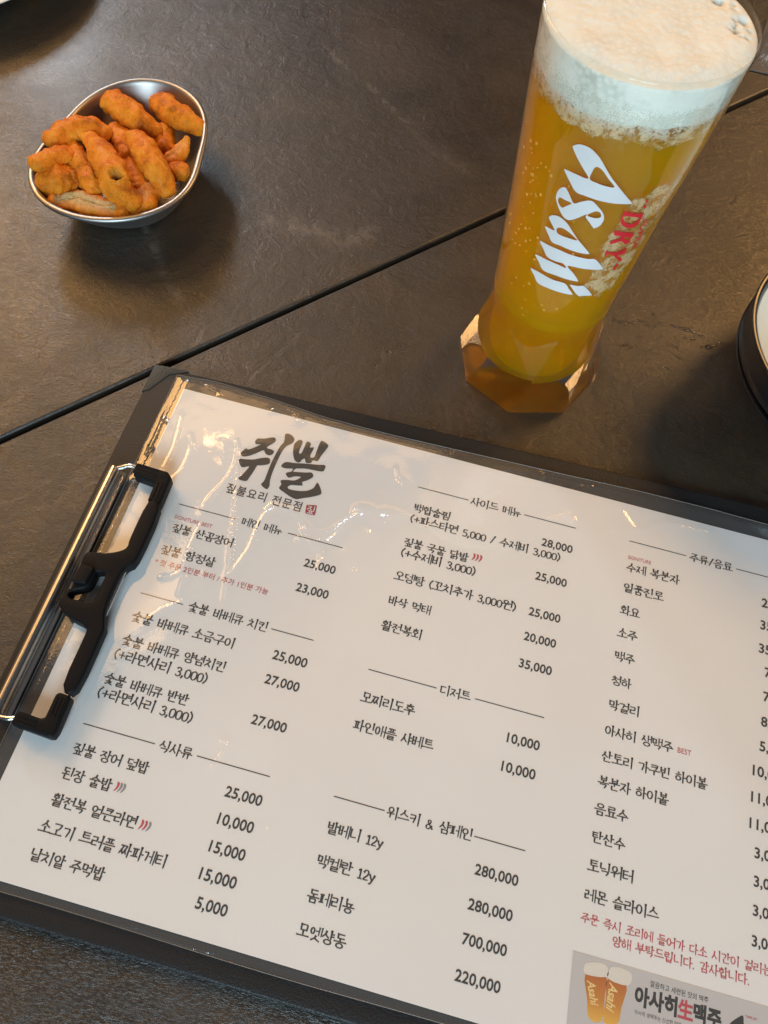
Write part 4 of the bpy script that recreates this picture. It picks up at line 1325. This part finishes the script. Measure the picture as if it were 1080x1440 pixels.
def build_lacing():
    # clinging foam on the inside of the wall
    na, nz = 220, 160
    V, F, A, WH = [], [], [], []
    a0, a1 = math.radians(-185), math.radians(10)
    for i in range(nz + 1):
        z = .060 + (.1635 - .060) * i / nz
        for j in range(na + 1):
            a = a0 + (a1 - a0) * j / na
            r = r_out(z) - .00054
            V.append((GX + r * math.cos(a), GY + r * math.sin(a), z))
            # band under the head
            wob = .0022 * noise.noise(Vector((a * 2.2, 0, 0))) + .001 * noise.noise(Vector((a * 9, 0, 2)))
            edge = .1478 + wob
            band = min(max((z - edge + .0015) / .0035, 0), 1) * .88
            # patch on the right flank
            left = -1.30 + (.130 - z) * -1.5 + .10 * noise.noise(Vector((z * 90, 1, 0)))
            top = .133 + (a + 1.0) * .016 + .004 * noise.noise(Vector((a * 6, 3, 0)))
            right = -.42 - max(0, (.105 - z)) * 9
            bottom = .068 + .004 * noise.noise(Vector((a * 7, 5, 0)))
            p = min((a - left) / .16, (top - z) / .006, (right - a) / .12, (z - bottom) / .010)
            p = min(max(p, 0), 1) * (.86 + .25 * noise.noise(Vector((a * 9, z * 260, 7))))
            fade = min(max((.1635 - z) / .005, 0), 1)
            A.append(max(band * (.45 + .55 * fade), min(max(p, 0), 1)))
            WH.append(min(max((z - .1515 - wob) / .005, 0), 1))
    for i in range(nz):
        for j in range(na):
            b = i * (na + 1) + j
            F.append((b, b + 1, b + na + 2, b + na + 1))
    me = mesh_from('foam_lacing', V, F, True)
    at = me.attributes.new('lace', 'FLOAT', 'POINT')
    at.data.foreach_set('value', np.array(A, np.float32))
    at = me.attributes.new('white', 'FLOAT', 'POINT')
    at.data.foreach_set('value', np.array(WH, np.float32))
    link('foam_lacing', me, M_LACE, beer)


build_lacing()


def ico(c, r, V, F, sub=1, sz=1.0):
    bm = bmesh.new()
    bmesh.ops.create_icosphere(bm, subdivisions=sub, radius=1)
    b = len(V)
    for v in bm.verts:
        V.append((c[0] + v.co.x * r, c[1] + v.co.y * r, c[2] + v.co.z * r * sz))
    for f in bm.faces:
        F.append(tuple(v.index + b for v in f.verts))
    bm.free()


def build_bubbles():
    rnd = random.Random(3)
    V, F = [], []
    for k in range(90):
        t = rnd.random()
        if t < .5:
            a = rnd.gauss(-2.35, .18); z = rnd.uniform(.085, .135)
        elif t < .8:
            a = rnd.uniform(-2.8, -1.5); z = rnd.uniform(.05, .145)
        else:
            a = rnd.gauss(-1.75, .25); z = rnd.gauss(.066, .006)
        r = r_out(z) - .00062
        ico((GX + r * math.cos(a), GY + r * math.sin(a), z), rnd.choice((.0002, .0003, .0004, .0006)), V, F, 2)
    o = link('gas_bubbles', mesh_from('gas_bubbles', V, F, True), M_BUBBLE, beer)
    o['kind'] = 'stuff'


build_bubbles()

# ------------------------------------------------------------------ snack bowl
BC = np.array([-72.5, 325.5])
BASEC = np.array([-73.5, 328.0])


def bowl_outline(n=96):
    P = np.array(BOWL_DATA) - BC
    th = np.arctan2(P[:, 1], P[:, 0]); r = np.hypot(*P.T)
    # low-order Fourier fit of the rim radius
    K = 3
    A = [np.ones(len(th))]
    for k in range(1, K + 1):
        A += [np.cos(k * th), np.sin(k * th)]
    co = np.linalg.lstsq(np.stack(A, 1), r, rcond=None)[0]
    t = np.linspace(0, 2 * math.pi, n, endpoint=False)
    B = [np.ones(n)]
    for k in range(1, K + 1):
        B += [np.cos(k * t), np.sin(k * t)]
    return t, np.stack(B, 1) @ co


def build_bowl():
    t, rr = bowl_outline()
    n = len(t)
    # (scale of the rim, offset mm, z mm, blend to base centre)
    rows = [(.40, 0, .6, 1), (.585, -.2, .3, 1), (.615, 0, .6, 1), (.66, 0, 2.4, .9), (.76, 0, 8, .6), (.87, 0, 15, .3), (.955, -.3, 21.5, .06), (.975, -.2, 23.0, 0),
            (1.0, -.2, 22.9, 0), (1.0, .45, 23.5, 0), (1.0, .6, 24.3, 0), (1.0, .25, 25.0, 0), (1.0, -.6, 25.4, 0), (1.0, -1.6, 25.3, 0), (1.0, -2.4, 24.8, 0), (.965, -1.2, 23.2, .04), (.945, -1.0, 21.4, .07), (.87, -.8, 15, .3), (.76, -.8, 8.2, .6), (.66, -.8, 3.0, .9),
            (.60, -.8, 1.6, 1), (.30, 0, 1.4, 1), (.02, 0, 1.4, 1)]
    V, F = [], []
    for s, off, z, bl in rows:
        c = BC * (1 - bl) + BASEC * bl
        for a, r in zip(t, rr):
            q = r * s + off
            V.append(((c[0] + q * math.cos(a)) * MMU, (c[1] + q * math.sin(a)) * MMU, z * MMU))
    for i in range(len(rows) - 1):
        for j in range(n):
            j2 = (j + 1) % n
            F.append((i * n + j, i * n + j2, (i + 1) * n + j2, (i + 1) * n + j))
    F.append(tuple(range(n - 1, -1, -1)))
    F.append(tuple((len(rows) - 1) * n + j for j in range(n)))
    o = link('snack_bowl', smooth_angle(mesh_from('snack_bowl', V, F), 50), M_STEEL)
    tag(o, 'small oval stainless steel bowl full of orange fried snacks', 'bowl')


build_bowl()

SNACK_LABELS = {
    'top': 'club shaped orange fried snack at the far end of the steel bowl, in the middle',
    'right': 'orange fried snack resting on the upper right rim of the steel bowl',
    'left_upper': 'knobbly horizontal fried snack along the upper left rim of the bowl',
    'left_bent': 'thin bent fried snack poking over the left rim of the bowl',
    'left_ball': 'round ball shaped fried snack at the left end of the bowl',
    'strip': 'narrow upright fried snack just left of the one with a hole',
    'hollow': 'long bottle shaped fried snack in the bowl centre with a dark open hole',
    'centre_right': 'thick slanting fried snack right of the one with a hole',
    'behind': 'fried snack half hidden behind the thick slanting one in the bowl centre',
    'small_right': 'short fried snack under the far end pieces, right of the bowl centre',
    'curl': 'small pointed curl of fried snack standing up at the right of the bowl',
    'pea': 'tiny round fried snack by the right wall of the bowl',
    'shell': 'split fried snack with pale open inside at the near rim of the bowl',
    'front_right': 'short curved fried snack at the near right rim of the bowl',
    'under_mid': 'fried snack deep between the hollow piece and the thick slanting one',
}


def build_snack(idx, name, pts, rs):
    P = catmull([np.array(p) for p in pts], 10)
    m = len(P)
    tt = np.linspace(0, 1, m)
    R = np.interp(tt, np.linspace(0, 1, len(rs)), rs)
    # smooth radius and round ends
    R = np.convolve(np.pad(R, 4, 'edge'), np.ones(9) / 9, 'valid')
    V, F, pale, hole = [], [], [], []
    cen, rad = [], []
    cap = 7
    d0 = P[0] - P[1]; d0 /= np.linalg.norm(d0)
    d1 = P[-1] - P[-2]; d1 /= np.linalg.norm(d1)
    for k in range(cap, 0, -1):
        f = k / (cap + .15)
        cen.append(P[0] + d0 * R[0] * f * .85); rad.append(R[0] * math.sqrt(1 - f * f))
    cen += list(P); rad += list(R)
    for k in range(1, cap + 1):
        f = k / (cap + .15)
        cen.append(P[-1] + d1 * R[-1] * f * .85); rad.append(R[-1] * math.sqrt(1 - f * f))
    n = 34
    V, F = tube(cen, rad, n, 0.88)
    V = np.array(V)
    # lumps
    C = np.repeat(np.array(cen), n, 0)
    D = V - C
    L = np.linalg.norm(D, axis=1, keepdims=True) + 1e-9
    D = D / L
    so = idx * 13.7
    amp = np.array([.9 * noise.noise(Vector((v[0] * .16 + so, v[1] * .16, v[2] * .16))) + .55 * noise.noise(Vector((v[0] * .42, v[1] * .42 + so, v[2] * .42)))
                    + .26 * noise.noise(Vector((v[0] * 1.1, v[1] * 1.1, v[2] * 1.1 + so))) + .25 - 0.8 * max(0, .33 - abs(noise.noise(Vector((v[0] * .22 + so * 2, v[1] * .22, v[2] * .22))))) * 2 for v in V])
    V = V + D * (amp[:, None] * np.minimum(L, 6) * .24)
    pale = np.zeros(len(V)); hole = np.zeros(len(V))
    if name == 'hollow':
        # open mouth near the lower end, facing up
        c = np.array(pts[3]) + (0, 1.5, 0)
        top = c + np.array([0.4, -1.0, 6.5])
        for i, v in enumerate(V):
            d = math.hypot((v[0] - top[0]) / 3.0, (v[1] - top[1]) / 2.4)
            if v[2] > c[2] and d < 1.6:
                V[i][2] += 1.0 * math.exp(-((d - 1.15) / .28) ** 2)
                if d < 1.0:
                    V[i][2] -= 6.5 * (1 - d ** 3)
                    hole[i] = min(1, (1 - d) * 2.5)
    if name == 'shell':
        for i, v in enumerate(V):
            u = D[i]
            if u[2] > .15 and 6 < i // n < m + 5:
                k = (u[2] - .15) / .85
                V[i] = V[i] - D[i] * L[i] * .75 * k
                pale[i] = min(1, k * 1.4)
    if name in ('front_right', 'curl'):
        for i, u in enumerate(D):
            if u[2] > .5:
                V[i] = V[i] - D[i] * L[i] * .35 * (u[2] - .5) * 2
                pale[i] = .35 * (u[2] - .5) * 2
    me = mesh_from('fried_snack', V * MMU, F, True)
    for nm, arr in (('pale', pale), ('hole', hole)):
        a = me.attributes.new(nm, 'FLOAT', 'POINT')
        a.data.foreach_set('value', arr.astype(np.float32))
    o = link('fried_snack', me, M_SNACK)
    tag(o, SNACK_LABELS[name], 'snack', 'fried snacks in the steel bowl')


for i, (nm, pts, rs) in enumerate(SN_DATA):
    build_snack(i, nm, pts, rs)

# ------------------------------------------------------------------ dark dishes at the right edge
cx, cy = 0.3130, 0.3035
V, F = lathe([(.001, .0008), (.036, .0006), (.038, .0012), (.040, .004), (.052, .010), (.0640, .0180), (.0672, .0212), (.0680, .0224), (.0676, .0232), (.0664, .0232), (.0640, .0208), (.050, .012), (.036, .0062), (.001, .006)], 128, (cx, cy))
o = link('saucer', smooth_angle(mesh_from('saucer', V, F), 50), M_BLACKWARE)
tag(o, 'glossy black saucer under the cream bowl at the right edge', 'saucer')
cx, cy = 0.3069, 0.2993
bw = thing('small_bowl', 'black bowl with cream inside stacked on the black saucer at right', 'bowl', (cx, cy, .0125))
V, F = lathe([(.001, .0068), (.034, .0066), (.036, .0072), (.0375, .0105), (.052, .0190), (.0605, .0265), (.0632, .0290), (.0640, .0302), (.0634, .0312), (.0630, .0330), (.0640, .0395), (.0648, .0436), (.0650, .0446), (.0646, .0453), (.0636, .0454), (.0622, .0444), (.0608, .0408)], 128, (cx, cy))
link('bowl_body', smooth_angle(mesh_from('bowl_body', V, F), 50), M_BLACKWARE, bw)
V, F = lathe([(.0608, .0408), (.0600, .0398), (.0560, .0350), (.0480, .0270), (.0360, .0215), (.0200, .0195), (.001, .0190)], 128, (cx, cy))
link('cream_inside', smooth_angle(mesh_from('cream_inside', V, F), 50), M_CREAM, bw)

# pale plate just entering the far left corner
cx, cy = -0.275, 0.479
V, F = lathe([(.001, .001), (.055, .0008), (.057, .002), (.060, .006), (.080, .0115), (.0975, .0185), (.0996, .0196), (.1000, .0203), (.0994, .0209), (.0978, .0208), (.0960, .0200), (.078, .0140), (.058, .0075), (.001, .006)], 128, (cx, cy))
o = link('white_plate', smooth_angle(mesh_from('white_plate', V, F), 50), M_CREAM)
tag(o, 'white plate whose rim just enters the far left corner', 'plate')


# crumpled wrapper behind the glass
def build_wrapper():
    n = 26
    V, F = [], []
    for i in range(n + 1):
        for j in range(n + 1):
            u, v = i / n - .5, j / n - .5
            h = noise.noise(Vector((u * 5, v * 5, 2))) + .6 * abs(noise.noise(Vector((u * 12, v * 12, 8))))
            edge = max(0, 1 - 4 * (u * u + v * v))
            V.append((.281 + u * .050 + v * .01, .588 + v * .062, .0008 + max(0, (.010 * edge + .006 * h * edge))))
    for i in range(n):
        for j in range(n):
            a = i * (n + 1) + j
            F.append((a, a + n + 1, a + n + 2, a + 1))
    me = mesh_from('crumpled_wrapper', V, F, False)
    o = link('crumpled_wrapper', me, M_WRAP)
    md = o.modifiers.new('thick', 'SOLIDIFY'); md.thickness = .0004
    tag(o, 'crumpled grey wrapper lying behind the beer glass at the far right', 'wrapper')


build_wrapper()

# ------------------------------------------------------------------ water left on the tile
DROPS = [(194, 319, 5.5, 1.1, -.25), (199, 320.5, 3.5, .8, .3), (207, 322.5, 6.0, .9, -.1), (213, 324.5, 3.0, .6, .1), (228, 325.0, 9.0, 1.1, -.15), (223, 311.7, 4.0, .8, -.2),
         (240.6, 317.4, 4.5, 1.2, .45), (230.5, 319.2, 3.2, .7, .1), (210, 329.5, 1.6, .9, 0), (200, 304.8, 3.0, .8, -.1), (247.5, 321.7, 2.2, .6, 0), (250, 317, 2.2, .7, .2),
         (237, 323.5, 1.5, .5, 0), (197, 303.8, 1.6, .6, .2), (219.7, 297, 4.5, .6, -.1), (233, 298.5, 3.5, .6, .1), (244, 312, 1.8, .6, .3), (226, 305, 1.6, .5, 0), (205, 312.5, 1.4, .6, .2), (216, 316, 1.2, .5, 0)]


def build_drop(i, x, y, L, w, ang):
    ph = i * 1.7
    pts, rad = [], []
    m = 14
    for k in range(m + 1):
        t = k / m - .5
        px = t * L * 2
        py = .5 * w * math.sin(t * 7 + ph)
        pts.append((x + px * math.cos(ang) - py * math.sin(ang), y + px * math.sin(ang) + py * math.cos(ang), 0.05))
        rad.append(max(.05, w * math.sqrt(max(0, 1 - (2 * t) ** 2)) * (.75 + .35 * math.sin(t * 11 + ph * 2))))
    V, F = tube([tuple(np.array(p) * MMU) for p in pts], [r * MMU for r in rad], 12, .75)
    V = [(v[0], v[1], max(v[2], -.0002)) for v in V]
    o = link('water_drop', smooth_angle(mesh_from('water_drop', V, F), 60), M_WATER)
    if L == 9.0:
        tag(o, 'longest curved streak of water between the beer glass and black saucer', 'water drop', 'water drops on the table')
    else:
        tag(o, 'small wet drop on the tile between beer glass and black saucer', 'water drop', 'water drops on the table')


for i, d in enumerate(DROPS):
    build_drop(i, *d)
